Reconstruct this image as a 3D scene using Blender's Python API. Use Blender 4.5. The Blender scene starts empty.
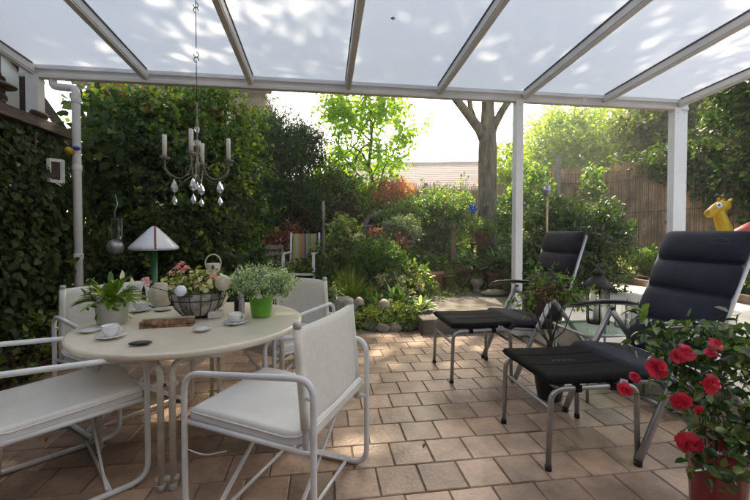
import bpy, math, random
import numpy as np
from mathutils import Vector, Matrix
random.seed(7)
S = bpy.context.scene
COL = S.collection
PI = math.pi
YAW = math.radians(7.9)
SY, CY = math.sin(YAW), math.cos(YAW)
EYE = 1.25

def W(px, py, Z):
    """photo position and distance ahead -> place in the garden (metres)"""
    u = (px - 375) / 375; v = (232 - py) / 375
    return Vector((Z * (SY + u * CY), Z * (CY - u * SY), EYE + v * Z))
def G(px, py, z=0.0):
    """photo position of a point at height z -> place"""
    return W(px, py, 375 * (EYE - z) / (py - 232))
def C2W(xc, zc, z=0.0):
    return Vector((xc * CY + zc * SY, -xc * SY + zc * CY, z))

# ------------------------------------------------------------------ materials
def new_mat(name):
    m = bpy.data.materials.new(name); m.use_nodes = True
    nt = m.node_tree; nt.nodes.clear()
    out = nt.nodes.new('ShaderNodeOutputMaterial')
    return m, nt, out
def mat(name, col, rough=0.5, metal=0.0, var=0.12, scale=8.0, bump=0.0, bscale=None, col2=None, spec=0.5, attr=False, coat=0, trans=0, ior=1.45, sheen=0, stretch=None):
    m, nt, out = new_mat(name); N = nt.nodes; L = nt.links
    p = N.new('ShaderNodeBsdfPrincipled'); L.new(p.outputs[0], out.inputs[0])
    p.inputs['Roughness'].default_value = rough; p.inputs['Metallic'].default_value = metal
    p.inputs['Specular IOR Level'].default_value = spec; p.inputs['Coat Weight'].default_value = coat
    p.inputs['Transmission Weight'].default_value = trans; p.inputs['IOR'].default_value = ior
    p.inputs['Sheen Weight'].default_value = sheen
    tc = N.new('ShaderNodeTexCoord'); mp = N.new('ShaderNodeMapping'); L.new(tc.outputs['Object'], mp.inputs[0])
    if stretch: mp.inputs['Scale'].default_value = stretch
    no = N.new('ShaderNodeTexNoise'); no.inputs['Scale'].default_value = scale; no.inputs['Detail'].default_value = 6
    no.inputs['Roughness'].default_value = 0.65; L.new(mp.outputs[0], no.inputs[0])
    cr = N.new('ShaderNodeValToRGB'); L.new(no.outputs[0], cr.inputs[0])
    c2 = col2 or tuple(c * (1 - var * 2.2) for c in col)
    c1 = tuple(min(1, c * (1 + var)) for c in col)
    cr.color_ramp.elements[0].position = 0.32; cr.color_ramp.elements[1].position = 0.66
    cr.color_ramp.elements[0].color = (*c2, 1); cr.color_ramp.elements[1].color = (*c1, 1)
    last = cr.outputs[0]
    if attr:
        a = N.new('ShaderNodeAttribute'); a.attribute_name = 'rnd'
        mr = N.new('ShaderNodeMapRange'); mr.inputs[3].default_value = 0.68; mr.inputs[4].default_value = 1.28
        L.new(a.outputs['Fac'], mr.inputs[0])
        mx = N.new('ShaderNodeVectorMath'); mx.operation = 'SCALE'; L.new(last, mx.inputs[0]); L.new(mr.outputs[0], mx.inputs['Scale'])
        last = mx.outputs[0]
    L.new(last, p.inputs['Base Color'])
    if bump:
        b = N.new('ShaderNodeBump'); b.inputs['Strength'].default_value = min(1, bump); b.inputs['Distance'].default_value = 0.01
        n2 = N.new('ShaderNodeTexNoise'); n2.inputs['Scale'].default_value = bscale or scale * 4; n2.inputs['Detail'].default_value = 5
        L.new(mp.outputs[0], n2.inputs[0]); L.new(n2.outputs[0], b.inputs['Height']); L.new(b.outputs[0], p.inputs['Normal'])
    return m
LEAFGAIN = {'shrub_leaf': 1.35, 'rose_leaf': 1.5, 'vine_leaf': 1.3, 'greygreen_leaf': 1.4, 'sunlit_leaf': 1.5, 'dark_leaf': 1.4, 'bright_leaf': 1.35, 'grass_blade': 2.0, 'ground_cover': 1.3, 'hosta_leaf': 1.55, 'box_leaf': 1.6, 'conifer': 1.3, 'euphorbia_leaf': 1.15, 'ivy_leaf': .72}
def leafmat(name, a, b, c=None, tr=0.3, rough=0.42, spec=0.4, sc=1.3):
    """leaf: colour differs from leaf to leaf (rnd) and by patches of growth"""
    g_ = LEAFGAIN.get(name, 1.0); a, b = [tuple(min(.8, k * g_) for k in q) for q in (a, b)]; c = tuple(min(.85, k * g_) for k in c) if c else None
    if ('leaf' in name and 'euph' not in name) or name in ('grass_blade', 'ground_cover'):
        a, b, c = [q and (q[0] * 1.12, q[1] * 1.02, q[2] * .9) for q in (a, b, c)]
    m, nt, out = new_mat(name); N = nt.nodes; L = nt.links
    at = N.new('ShaderNodeAttribute'); at.attribute_name = 'rnd'
    tc = N.new('ShaderNodeTexCoord'); no = N.new('ShaderNodeTexNoise'); no.inputs['Scale'].default_value = sc
    no.inputs['Detail'].default_value = 3; L.new(tc.outputs['Object'], no.inputs[0])
    ma = N.new('ShaderNodeMath'); ma.operation = 'MULTIPLY_ADD'; ma.inputs[1].default_value = 0.9; L.new(no.outputs[0], ma.inputs[0])
    m2 = N.new('ShaderNodeMath'); m2.operation = 'MULTIPLY_ADD'; m2.inputs[1].default_value = 0.75; m2.inputs[2].default_value = -0.33
    L.new(at.outputs['Fac'], m2.inputs[0]); L.new(m2.outputs[0], ma.inputs[2])
    cr = N.new('ShaderNodeValToRGB'); L.new(ma.outputs[0], cr.inputs[0]); e = cr.color_ramp.elements
    e[0].position = 0.12; e[0].color = (*a, 1); e[1].position = 0.8; e[1].color = (*(c or b), 1)
    k = e.new(0.5); k.color = (*b, 1)
    p = N.new('ShaderNodeBsdfPrincipled'); p.inputs['Roughness'].default_value = rough; p.inputs['Specular IOR Level'].default_value = spec
    L.new(cr.outputs[0], p.inputs['Base Color'])
    t = N.new('ShaderNodeBsdfTranslucent')
    hs = N.new('ShaderNodeMixRGB'); hs.blend_type = 'MULTIPLY'; hs.inputs[0].default_value = 1; hs.inputs[2].default_value = (2.3, 2.5, 0.9, 1)
    L.new(cr.outputs[0], hs.inputs[1]); L.new(hs.outputs[0], t.inputs[0])
    mx = N.new('ShaderNodeMixShader'); mx.inputs[0].default_value = tr
    L.new(p.outputs[0], mx.inputs[1]); L.new(t.outputs[0], mx.inputs[2]); L.new(mx.outputs[0], out.inputs[0])
    return m

M = {}
M['white_paint'] = mat('white_paint', (0.78, 0.77, 0.74), 0.35, var=0.04, scale=5, bump=0.05)
M['rafter'] = mat('shaded_aluminium', (0.70, 0.68, 0.65), 0.4, var=0.04, scale=3)  # same white finish as the posts, underside shade put into the colour
M['roof_alu'] = mat('white_aluminium', (0.80, 0.80, 0.81), 0.4, var=0.04, scale=3)
M['gasket'] = mat('gasket', (0.08, 0.09, 0.10), 0.6)
M['chair_tube'] = mat('chair_tube', (0.76, 0.78, 0.81), 0.28, var=0.05, scale=14, coat=0.3)
M['table_tube'] = mat('table_tube', (0.66, 0.64, 0.58), 0.35, var=0.08, scale=12, coat=0.2)
M['table_top'] = mat('table_top', (0.78, 0.72, 0.59), 0.3, var=0.05, scale=3.5, bump=0.04, bscale=60)
M['vinyl'] = mat('cushion_vinyl', (0.80, 0.80, 0.78), 0.38, var=0.03, scale=6, bump=0.04, bscale=90)
M['sling'] = mat('sling_mesh', (0.78, 0.77, 0.72), 0.6, var=0.03, scale=30, bump=0.08, bscale=500)
M['fabric_navy'] = mat('fabric_navy', (0.012, 0.019, 0.042), 0.7, spec=.35, var=0.25, scale=5, bump=0.35, bscale=260, sheen=0.05)
M['fabric_black'] = mat('fabric_black', (0.008, 0.008, 0.009), 0.85, spec=.2, var=0.25, scale=5, bump=0.35, bscale=260, sheen=0.0)
M['fabric_mauve'] = mat('fabric_faded', (0.026, 0.023, 0.034), 0.8, spec=.2, var=0.2, scale=5, bump=0.35, bscale=260, sheen=0.1)
M['silver'] = mat('silver_tube', (0.42, 0.43, 0.44), 0.38, metal=0.75, var=0.08, scale=20)
M['black_plastic'] = mat('black_plastic', (0.02, 0.02, 0.022), 0.35, scale=12)
M['tile'] = mat('patio_tile', (0.43, 0.298, 0.222), 0.34, var=0.24, scale=3.2, bump=0.35, bscale=45, attr=True, spec=0.45)
M['grout'] = mat('patio_grout', (0.29, 0.22, 0.17), 0.9, scale=20, bump=0.3)
M['soil'] = mat('soil', (0.055, 0.038, 0.026), 0.95, var=0.3, scale=6, bump=0.8, bscale=25)
M['pale_slab'] = mat('pale_slab', (0.58, 0.55, 0.50), 0.6, var=0.08, scale=4, bump=0.15, bscale=50)
M['step_stone'] = mat('step_stone', (0.16, 0.135, 0.105), 0.75, var=0.3, scale=5, bump=0.5, bscale=30)
M['stone'] = mat('stone', (0.17, 0.155, 0.135), 0.85, var=0.25, scale=10, bump=0.7, bscale=30, attr=True)
M['stone_pale'] = mat('stone_pale', (0.30, 0.265, 0.22), 0.85, var=0.2, scale=12, bump=0.6, bscale=40)
M['brickedge'] = mat('brick_edge', (0.30, 0.20, 0.15), 0.85, var=0.25, scale=12, bump=0.6, attr=True)
M['terracotta'] = mat('terracotta', (0.46, 0.20, 0.12), 0.8, var=0.2, scale=10, bump=0.3, bscale=50)
M['terracotta_dark'] = mat('terracotta_dark', (0.25, 0.11, 0.07), 0.8, var=0.25, scale=10, bump=0.3)
M['red_glaze'] = mat('red_glaze', (0.22, 0.008, 0.016), 0.15, var=0.12, scale=7, coat=0.6)
M['basket_liner'] = mat('basket_liner', (0.55, 0.53, 0.50), 0.7, col2=(0.08, 0.07, 0.06), scale=14, bump=.3)
M['wood_dark'] = mat('wood_dark', (0.07, 0.045, 0.032), 0.7, var=0.3, scale=6, bump=0.5, stretch=(6, 1, 6))
M['wood_grey'] = mat('wood_weathered', (0.16, 0.125, 0.10), 0.8, var=0.3, scale=5, bump=0.6, stretch=(8, 1, 8))
M['wood_post'] = mat('wood_post', (0.26, 0.15, 0.11), 0.8, var=0.25, scale=6, bump=0.5, stretch=(6, 6, 1))
M['reed'] = mat('reed_cane', (0.56, 0.37, 0.235), 0.75, var=0.3, scale=3, bump=0.3, attr=True)
M['reed_back'] = mat('reed_backing', (0.20, 0.14, 0.10), 0.8, scale=8)
M['bark'] = mat('bark', (0.20, 0.155, 0.10), 0.9, var=0.35, scale=3.5, bump=0.9, bscale=14, stretch=(3, 3, 0.8))
M['bark_thin'] = mat('bark_thin', (0.10, 0.08, 0.06), 0.9, var=0.3, scale=8, bump=0.5)
M['stem_green'] = mat('stem_green', (0.06, 0.10, 0.03), 0.6)
M['cream_ceramic'] = mat('cream_ceramic', (0.60, 0.54, 0.43), 0.35, var=0.12, scale=12, bump=0.4, bscale=30)
M['mushroom_cap'] = mat('mushroom_cap', (0.42, 0.34, 0.27), 0.6, var=.2, scale=20)
M['grey_ceramic'] = mat('grey_ceramic', (0.50, 0.50, 0.48), 0.45, var=0.05, scale=6)
M['porcelain'] = mat('porcelain', (0.78, 0.79, 0.79), 0.12, var=0.02, scale=4, coat=0.4)
M['green_plastic'] = mat('green_plastic', (0.13, 0.42, 0.045), 0.35, var=0.12, scale=25, bump=0.7, bscale=60)
M['white_glass'] = mat('opal_glass', (0.74, 0.78, 0.84), 0.2, var=0.03, scale=3, coat=0.3)
M['green_stem'] = mat('green_glass_stem', (0.02, 0.16, 0.05), 0.3)
M['red_strip'] = mat('red_strip', (0.38, 0.03, 0.04), 0.4)
M['iron'] = mat('wrought_iron', (0.05, 0.045, 0.04), 0.55, metal=0.4, var=0.3, scale=20)
M['chand'] = mat('chandelier_metal', (0.22, 0.20, 0.17), 0.4, metal=0.6, var=0.25, scale=25)
M['candle'] = mat('candle', (0.72, 0.71, 0.64), 0.45, var=0.04)
M['yellow_toy'] = mat('yellow_plastic', (0.50, 0.31, 0.012), 0.4, var=0.05)
M['red_toy'] = mat('red_plastic', (0.42, 0.035, 0.03), 0.4, var=0.06)
M['blue'] = mat('blue_glaze', (0.03, 0.06, 0.42), 0.2, coat=0.5)
M['teal'] = mat('teal_cloth', (0.02, 0.14, 0.18), 0.7)
M['eye_white'] = mat('eye_white', (0.75, 0.78, 0.8), 0.3)
M['plaster'] = mat('wall_plaster', (0.24, 0.20, 0.17), 0.85, var=0.05, scale=3, bump=0.2)
M['stripes_wood'] = mat('pinkish_wood', (0.36, 0.20, 0.14), 0.7, var=0.15)
M['roof_tile'] = mat('roof_tile', (0.095, 0.06, 0.05), 0.8, var=0.15, scale=2, bump=0.5)
M['house_wall'] = mat('house_brick', (0.27, 0.215, 0.185), 0.85, var=0.12, scale=3)
M['window_glass'] = mat('window_glass', (0.04, 0.05, 0.06), 0.08, var=0.05)
M['woven'] = mat('woven_cane', (0.30, 0.17, 0.09), 0.7, var=0.3, scale=30, bump=0.6, attr=True)
M['logo'] = mat('logo_thread', (0.22, 0.23, 0.26), 0.7)
M['label_white'] = mat('label_white', (0.7, 0.72, 0.75), 0.6)

def glass(name, col, rough=0.02, ior=1.45):
    m, nt, out = new_mat(name); N = nt.nodes; L = nt.links
    g = N.new('ShaderNodeBsdfGlass'); g.inputs['Color'].default_value = (*col, 1); g.inputs['Roughness'].default_value = rough; g.inputs['IOR'].default_value = ior
    t = N.new('ShaderNodeBsdfTransparent'); t.inputs[0].default_value = (*col, 1)
    mx = N.new('ShaderNodeMixShader'); mx.inputs[0].default_value = 0.45
    L.new(t.outputs[0], mx.inputs[1]); L.new(g.outputs[0], mx.inputs[2])
    L.new(mx.outputs[0], out.inputs[0]); return m
M['crystal'] = mat('crystal', (0.85, 0.88, 0.92), 0.03, trans=0.7, ior=1.55, var=0, coat=.3)
M['glass_green'] = glass('glass_table', (0.80, 0.90, 0.86))
M['glass_clear'] = glass('glass_clear', (0.93, 0.95, 0.94))

def roof_panel_mat():
    """opal sheet: passes light on scattered, no clear view through"""
    m, nt, out = new_mat('opal_sheet'); N = nt.nodes; L = nt.links
    t = N.new('ShaderNodeBsdfTranslucent'); t.inputs[0].default_value = (0.88, 0.885, 0.90, 1)
    d = N.new('ShaderNodeBsdfDiffuse')
    tc = N.new('ShaderNodeTexCoord'); no = N.new('ShaderNodeTexNoise'); no.inputs['Scale'].default_value = 1.4; no.inputs['Detail'].default_value = 8
    cr = N.new('ShaderNodeValToRGB'); cr.color_ramp.elements[0].color = (0.60, 0.62, 0.65, 1); cr.color_ramp.elements[1].color = (0.74, 0.75, 0.78, 1)
    L.new(tc.outputs['Object'], no.inputs[0]); L.new(no.outputs[0], cr.inputs[0]); L.new(cr.outputs[0], d.inputs[0])
    g = N.new('ShaderNodeBsdfGlossy'); g.inputs['Roughness'].default_value = 0.25; g.inputs[0].default_value = (0.9, 0.9, 0.9, 1)
    m1 = N.new('ShaderNodeMixShader'); m1.inputs[0].default_value = 0.2
    L.new(t.outputs[0], m1.inputs[1]); L.new(d.outputs[0], m1.inputs[2])
    m2 = N.new('ShaderNodeMixShader'); m2.inputs[0].default_value = 0.04
    L.new(m1.outputs[0], m2.inputs[1]); L.new(g.outputs[0], m2.inputs[2]); L.new(m2.outputs[0], out.inputs[0])
    return m
M['opal'] = roof_panel_mat()

def stripes_mat():
    m, nt, out = new_mat('striped_canvas'); N = nt.nodes; L = nt.links
    p = N.new('ShaderNodeBsdfPrincipled'); p.inputs['Roughness'].default_value = 0.8; L.new(p.outputs[0], out.inputs[0])
    tc = N.new('ShaderNodeTexCoord'); sp = N.new('ShaderNodeSeparateXYZ'); L.new(tc.outputs['Generated'], sp.inputs[0])
    cr = N.new('ShaderNodeValToRGB'); cr.color_ramp.interpolation = 'CONSTANT'; L.new(sp.outputs[0], cr.inputs[0])
    cs = [(0, (0.50, 0.36, 0.10)), (0.12, (0.48, 0.40, 0.25)), (0.26, (0.42, 0.30, 0.08)), (0.38, (0.42, 0.18, 0.16)), (0.5, (0.10, 0.10, 0.12)),
          (0.56, (0.40, 0.34, 0.22)), (0.66, (0.14, 0.28, 0.22)), (0.76, (0.48, 0.36, 0.10)), (0.9, (0.46, 0.40, 0.26))]
    e = cr.color_ramp.elements; e[0].color = (*cs[0][1], 1); e[1].position = 0.95; e[1].color = (0.45, 0.30, 0.10, 1)
    for pos, c in cs[1:]:
        k = e.new(pos); k.color = (*c, 1)
    L.new(cr.outputs[0], p.inputs['Base Color']); return m
M['stripes'] = stripes_mat()

LM = {}
LM['ivy'] = leafmat('ivy_leaf', (0.012, 0.035, 0.012), (0.024, 0.062, 0.020), (0.060, 0.105, 0.030), 0.18, 0.45, 0.25)
LM['ivy_right'] = leafmat('ivy_leaf_right', (0.014, 0.038, 0.014), (0.030, 0.070, 0.024), (0.08, 0.13, 0.035), 0.28, 0.5, 0.25)
LM['vine'] = leafmat('vine_leaf', (0.020, 0.055, 0.015), (0.045, 0.10, 0.022), (0.15, 0.18, 0.035), 0.48)
LM['vine_red'] = leafmat('vine_autumn_leaf', (0.06, 0.08, 0.02), (0.16, 0.13, 0.03), (0.26, 0.10, 0.04), 0.4)
LM['conifer'] = leafmat('conifer', (0.012, 0.034, 0.010), (0.028, 0.060, 0.018), (0.055, 0.090, 0.025), 0.2, 0.7, 0.15)
LM['maple_bright'] = leafmat('bright_leaf', (0.08, 0.16, 0.025), (0.13, 0.23, 0.03), (0.20, 0.30, 0.05), 0.5)
LM['willow'] = leafmat('sunlit_leaf', (0.08, 0.13, 0.035), (0.14, 0.20, 0.055), (0.22, 0.27, 0.09), 0.45)
LM['dark_tree'] = leafmat('dark_leaf', (0.03, 0.05, 0.014), (0.06, 0.09, 0.02), (0.11, 0.13, 0.03), 0.35)
LM['laurel'] = leafmat('laurel_leaf', (0.022, 0.055, 0.020), (0.045, 0.095, 0.035), (0.10, 0.15, 0.06), 0.32, 0.3, 0.6)
LM['box'] = leafmat('box_leaf', (0.05, 0.11, 0.018), (0.09, 0.17, 0.025), (0.13, 0.21, 0.03), 0.3)
LM['shrub'] = leafmat('shrub_leaf', (0.022, 0.060, 0.018), (0.050, 0.110, 0.028), (0.10, 0.16, 0.04), 0.45)
LM['rose'] = leafmat('rose_leaf', (0.03, 0.07, 0.025), (0.07, 0.12, 0.045), (0.18, 0.19, 0.08), 0.5)
LM['greygreen'] = leafmat('greygreen_leaf', (0.06, 0.10, 0.06), (0.11, 0.16, 0.10), (0.18, 0.23, 0.15), 0.25)
LM['red_maple'] = leafmat('red_maple_leaf', (0.20, 0.055, 0.045), (0.34, 0.13, 0.10), (0.46, 0.25, 0.18), 0.35)
LM['purple'] = leafmat('purple_leaf', (0.035, 0.014, 0.018), (0.07, 0.028, 0.030), (0.12, 0.05, 0.04), 0.3)
LM['hosta'] = leafmat('hosta_leaf', (0.03, 0.08, 0.03), (0.07, 0.13, 0.05), (0.26, 0.32, 0.20), 0.25)
LM['grass'] = leafmat('grass_blade', (0.05, 0.09, 0.02), (0.09, 0.14, 0.03), (0.16, 0.19, 0.05), 0.35)
LM['ground'] = leafmat('ground_cover', (0.04, 0.085, 0.018), (0.085, 0.15, 0.03), (0.16, 0.21, 0.05), 0.3)
LM['blossom_cream'] = leafmat('cream_blossom', (0.42, 0.36, 0.24), (0.55, 0.50, 0.38), (0.66, 0.62, 0.52), 0.3)
LM['blossom_pink'] = leafmat('pink_blossom', (0.50, 0.12, 0.18), (0.62, 0.20, 0.28), (0.70, 0.36, 0.42), 0.3)
LM['blossom_palepink'] = leafmat('pale_pink_bloom', (0.55, 0.20, 0.28), (0.66, 0.34, 0.42), (0.74, 0.52, 0.56), 0.35)
LM['blossom_salmon'] = leafmat('salmon_blossom', (0.42, 0.14, 0.11), (0.55, 0.22, 0.18), (0.62, 0.32, 0.28), 0.3)
LM['white_lily'] = leafmat('white_bloom', (0.62, 0.64, 0.58), (0.72, 0.73, 0.68), (0.78, 0.78, 0.74), 0.3)
LM['lily_leaf'] = leafmat('peace_lily_leaf', (0.04, 0.10, 0.02), (0.10, 0.19, 0.03), (0.20, 0.30, 0.05), 0.35, 0.3, 0.5, 8)
LM['euphorbia'] = leafmat('euphorbia_leaf', (0.10, 0.17, 0.11), (0.24, 0.31, 0.23), (0.56, 0.60, 0.52), 0.3, sc=9)
LM['mandevilla'] = leafmat('mandevilla_leaf', (0.012, 0.04, 0.016), (0.034, 0.085, 0.030), (0.12, 0.20, 0.06), 0.22, 0.22, 0.8, 6)
LM['red_petal'] = leafmat('red_petal', (0.28, 0.004, 0.032), (0.45, 0.010, 0.060), (0.58, 0.035, 0.11), 0.3, 0.4, 0.4, 8)

# ------------------------------------------------------------------ object helpers
def tag(o, label=None, cat=None, group=None, kind=None):
    if label: o['label'] = label
    if cat: o['category'] = cat
    if group: o['group'] = group
    if kind: o['kind'] = kind
    return o
def empty(name, loc, label=None, cat=None, group=None):
    o = bpy.data.objects.new(name, None); COL.objects.link(o); o.location = loc
    o.empty_display_size = 0.1
    return tag(o, label, cat, group)
def base_of(parent):
    v = Vector((0, 0, 0))
    while parent is not None:
        v += parent.location; parent = parent.parent
    return v
def link(name, me, m, parent=None):
    o = bpy.data.objects.new(name, me); COL.objects.link(o)
    if m: me.materials.append(m)
    if parent is not None:
        o.parent = parent
        b = base_of(parent)
        me.transform(Matrix.Translation(-b))
    return o
class MB:
    def __init__(s): s.v = []; s.f = []; s.r = []; s.sm = []
    def add(s, vs, fs, rnd=None, smooth=False):
        n = len(s.v); s.v += [tuple(v) for v in vs]
        rnd = random.random() if rnd is None else rnd
        for f in fs:
            s.f.append(tuple(i + n for i in f)); s.r.append(rnd); s.sm.append(smooth)
        return s
    def box(s, c, size, R=None, taper=1.0):
        x, y, z = (k / 2 for k in size); vs = []
        for dz in (-1, 1):
            t = 1 if dz < 0 else taper
            for dx, dy in ((-1, -1), (1, -1), (1, 1), (-1, 1)):
                v = Vector((dx * x * t, dy * y * t, dz * z))
                if R is not None: v = R @ v
                vs.append(v + Vector(c))
        return s.add(vs, [(0, 3, 2, 1), (4, 5, 6, 7), (0, 1, 5, 4), (1, 2, 6, 5), (2, 3, 7, 6), (3, 0, 4, 7)])
    def bar(s, a, b, w, h, up=(0, 0, 1)):
        a = Vector(a); b = Vector(b); d = (b - a); L = d.length; d.normalize()
        up = Vector(up)
        if abs(d.dot(up)) > 0.98: up = Vector((1, 0, 0))
        sd = d.cross(up).normalized(); u = sd.cross(d)
        R = Matrix((d, sd, u)).transposed()
        return s.box((a + b) / 2, (L, w, h), R)
    def tube(s, pts, r, n=10, closed=False, caps=True, flat=1.0):
        pts = [Vector(p) for p in pts]; k = len(pts)
        rs = r if isinstance(r, (list, tuple)) else [r] * k
        vs = []; prev = None
        for i, p in enumerate(pts):
            if closed: d = pts[(i + 1) % k] - pts[i - 1]
            else: d = pts[min(i + 1, k - 1)] - pts[max(i - 1, 0)]
            if d.length < 1e-9: d = Vector((0, 0, 1))
            d.normalize()
            if prev is None:
                ref = Vector((0, 0, 1)) if abs(d.z) < 0.9 else Vector((1, 0, 0))
                a = d.cross(ref).normalized()
            else:
                a = (prev - d * prev.dot(d))
                a = a.normalized() if a.length > 1e-6 else d.orthogonal().normalized()
            prev = a; b = d.cross(a)
            for j in range(n):
                t = 2 * PI * j / n
                vs.append(p + a * (math.cos(t) * rs[i]) + b * (math.sin(t) * rs[i] * flat))
        fs = []
        m = k if closed else k - 1
        for i in range(m):
            for j in range(n):
                fs.append((i * n + j, i * n + (j + 1) % n, ((i + 1) % k) * n + (j + 1) % n, ((i + 1) % k) * n + j))
        s.add(vs, fs, smooth=True)
        if caps and not closed:
            s.f.append(tuple(len(s.v) - len(vs) + j for j in range(n))[::-1]); s.r.append(0.5); s.sm.append(False)
            s.f.append(tuple(len(s.v) - n + j for j in range(n))); s.r.append(0.5); s.sm.append(False)
        return s
    def lathe(s, prof, c=(0, 0, 0), n=24, cx=1.0, cy=1.0, wob=0, smooth=True):
        vs = []; c = Vector(c); k = len(prof)
        for (r, z) in prof:
            for j in range(n):
                t = 2 * PI * j / n; w = 1 + wob * math.sin(3 * t + z * 30)
                vs.append(c + Vector((r * math.cos(t) * cx * w, r * math.sin(t) * cy * w, z)))
        fs = [(i * n + j, i * n + (j + 1) % n, (i + 1) * n + (j + 1) % n, (i + 1) * n + j) for i in range(k - 1) for j in range(n)]
        s.add(vs, fs, smooth=smooth)
        q = len(s.v) - len(vs)
        if prof[0][0] > 1e-4: s.f.append(tuple(q + j for j in range(n))[::-1]); s.r.append(0.5); s.sm.append(False)
        if prof[-1][0] > 1e-4: s.f.append(tuple(q + (k - 1) * n + j for j in range(n))); s.r.append(0.5); s.sm.append(False)
        return s
    def blob(s, c, r, n=12, rough=0.15, seed=0, R=None):
        rg = random.Random(seed); ph = [rg.uniform(0, 6.28) for _ in range(6)]
        c = Vector(c); vs = []; m = n // 2 + 1
        for i in range(m):
            th = PI * i / (m - 1)
            for j in range(n):
                t = 2 * PI * j / n
                d = Vector((math.sin(th) * math.cos(t), math.sin(th) * math.sin(t), math.cos(th)))
                q = 1 + rough * (math.sin(3 * d.x + ph[0]) * math.sin(4 * d.y + ph[1]) + 0.6 * math.sin(6 * d.z + ph[2] + 3 * d.x) + 0.4 * math.sin(9 * d.y + ph[3]))
                v = Vector((d.x * r[0], d.y * r[1], d.z * r[2])) * q
                if R is not None: v = R @ v
                vs.append(c + v)
        fs = [(i * n + j, (i + 1) * n + j, (i + 1) * n + (j + 1) % n, i * n + (j + 1) % n) for i in range(m - 1) for j in range(n)]
        return s.add(vs, fs, smooth=True)
    def build(s, name, m, parent=None, bevel=0, sub=0, solid=0):
        me = bpy.data.meshes.new(name); me.from_pydata(s.v, [], s.f); 
        me.polygons.foreach_set('use_smooth', s.sm)
        a = me.attributes.new('rnd', 'FLOAT', 'FACE'); a.data.foreach_set('value', s.r)
        me.update()
        o = link(name, me, m, parent)
        if solid:
            q = o.modifiers.new('s', 'SOLIDIFY'); q.thickness = solid; q.offset = 0
        if bevel:
            b = o.modifiers.new('b', 'BEVEL'); b.width = bevel; b.segments = 2; b.limit_method = 'ANGLE'
        if sub:
            q = o.modifiers.new('u', 'SUBSURF'); q.levels = sub; q.render_levels = sub
        return o
def arc(pts, rad, n=6):
    """polyline with its inner corners rounded"""
    P = [Vector(p) for p in pts]; out = [P[0]]
    for i in range(1, len(P) - 1):
        a, b, c = P[i - 1], P[i], P[i + 1]
        r = min(rad, (a - b).length * 0.48, (c - b).length * 0.48)
        p0 = b + (a - b).normalized() * r; p2 = b + (c - b).normalized() * r
        for k in range(n + 1):
            t = k / n; out.append(p0 * (1 - t) ** 2 + b * 2 * t * (1 - t) + p2 * t * t)
    out.append(P[-1]); return out
def arc_closed(pts, rad, n=6):
    P = [Vector(p) for p in pts]; k = len(P); out = []
    for i in range(k):
        a, b, c = P[i - 1], P[i], P[(i + 1) % k]
        r = min(rad, (a - b).length * 0.48, (c - b).length * 0.48)
        p0 = b + (a - b).normalized() * r; p2 = b + (c - b).normalized() * r
        for q in range(n + 1):
            t = q / n; out.append(p0 * (1 - t) ** 2 + b * 2 * t * (1 - t) + p2 * t * t)
    return out
def pad(name, m, parent, f, nu, nv, thick, hard=False):
    """closed cushion: f(u,v) -> (point, normal); thick(u,v) half thickness; u,v in -1..1"""
    vs = []; fs = []
    for sgn in (1, -1):
        for i in range(nu + 1):
            for j in range(nv + 1):
                u = -1 + 2 * i / nu; v = -1 + 2 * j / nv
                # concentrate towards edges
                u = math.sin(u * PI / 2) * 0.5 + u * 0.5
                if hard: u = math.sin(math.sin(u * PI / 2) * PI / 2); v = math.sin(math.sin(v * PI / 2) * PI / 2)
                p, n = f(u, v); vs.append(Vector(p) + Vector(n) * (sgn * thick(u, v)))
    q = (nu + 1) * (nv + 1)
    def I(i, j): return i * (nv + 1) + j
    for i in range(nu):
        for j in range(nv):
            fs.append((I(i, j), I(i + 1, j), I(i + 1, j + 1), I(i, j + 1)))
            fs.append((q + I(i, j), q + I(i, j + 1), q + I(i + 1, j + 1), q + I(i + 1, j)))
    ring = [I(i, 0) for i in range(nu + 1)] + [I(nu, j) for j in range(1, nv + 1)] + [I(i, nv) for i in range(nu - 1, -1, -1)] + [I(0, j) for j in range(nv - 1, 0, -1)]
    for a, b in zip(ring, ring[1:] + ring[:1]): fs.append((a, q + a, q + b, b))
    b = MB().add(vs, fs, smooth=True)
    return b.build(name, m, parent)
def copy_tree(o, parent=None):
    c = o.copy(); COL.objects.link(c); c.parent = parent
    for ch in list(o.children): copy_tree(ch, c)
    return c

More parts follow.
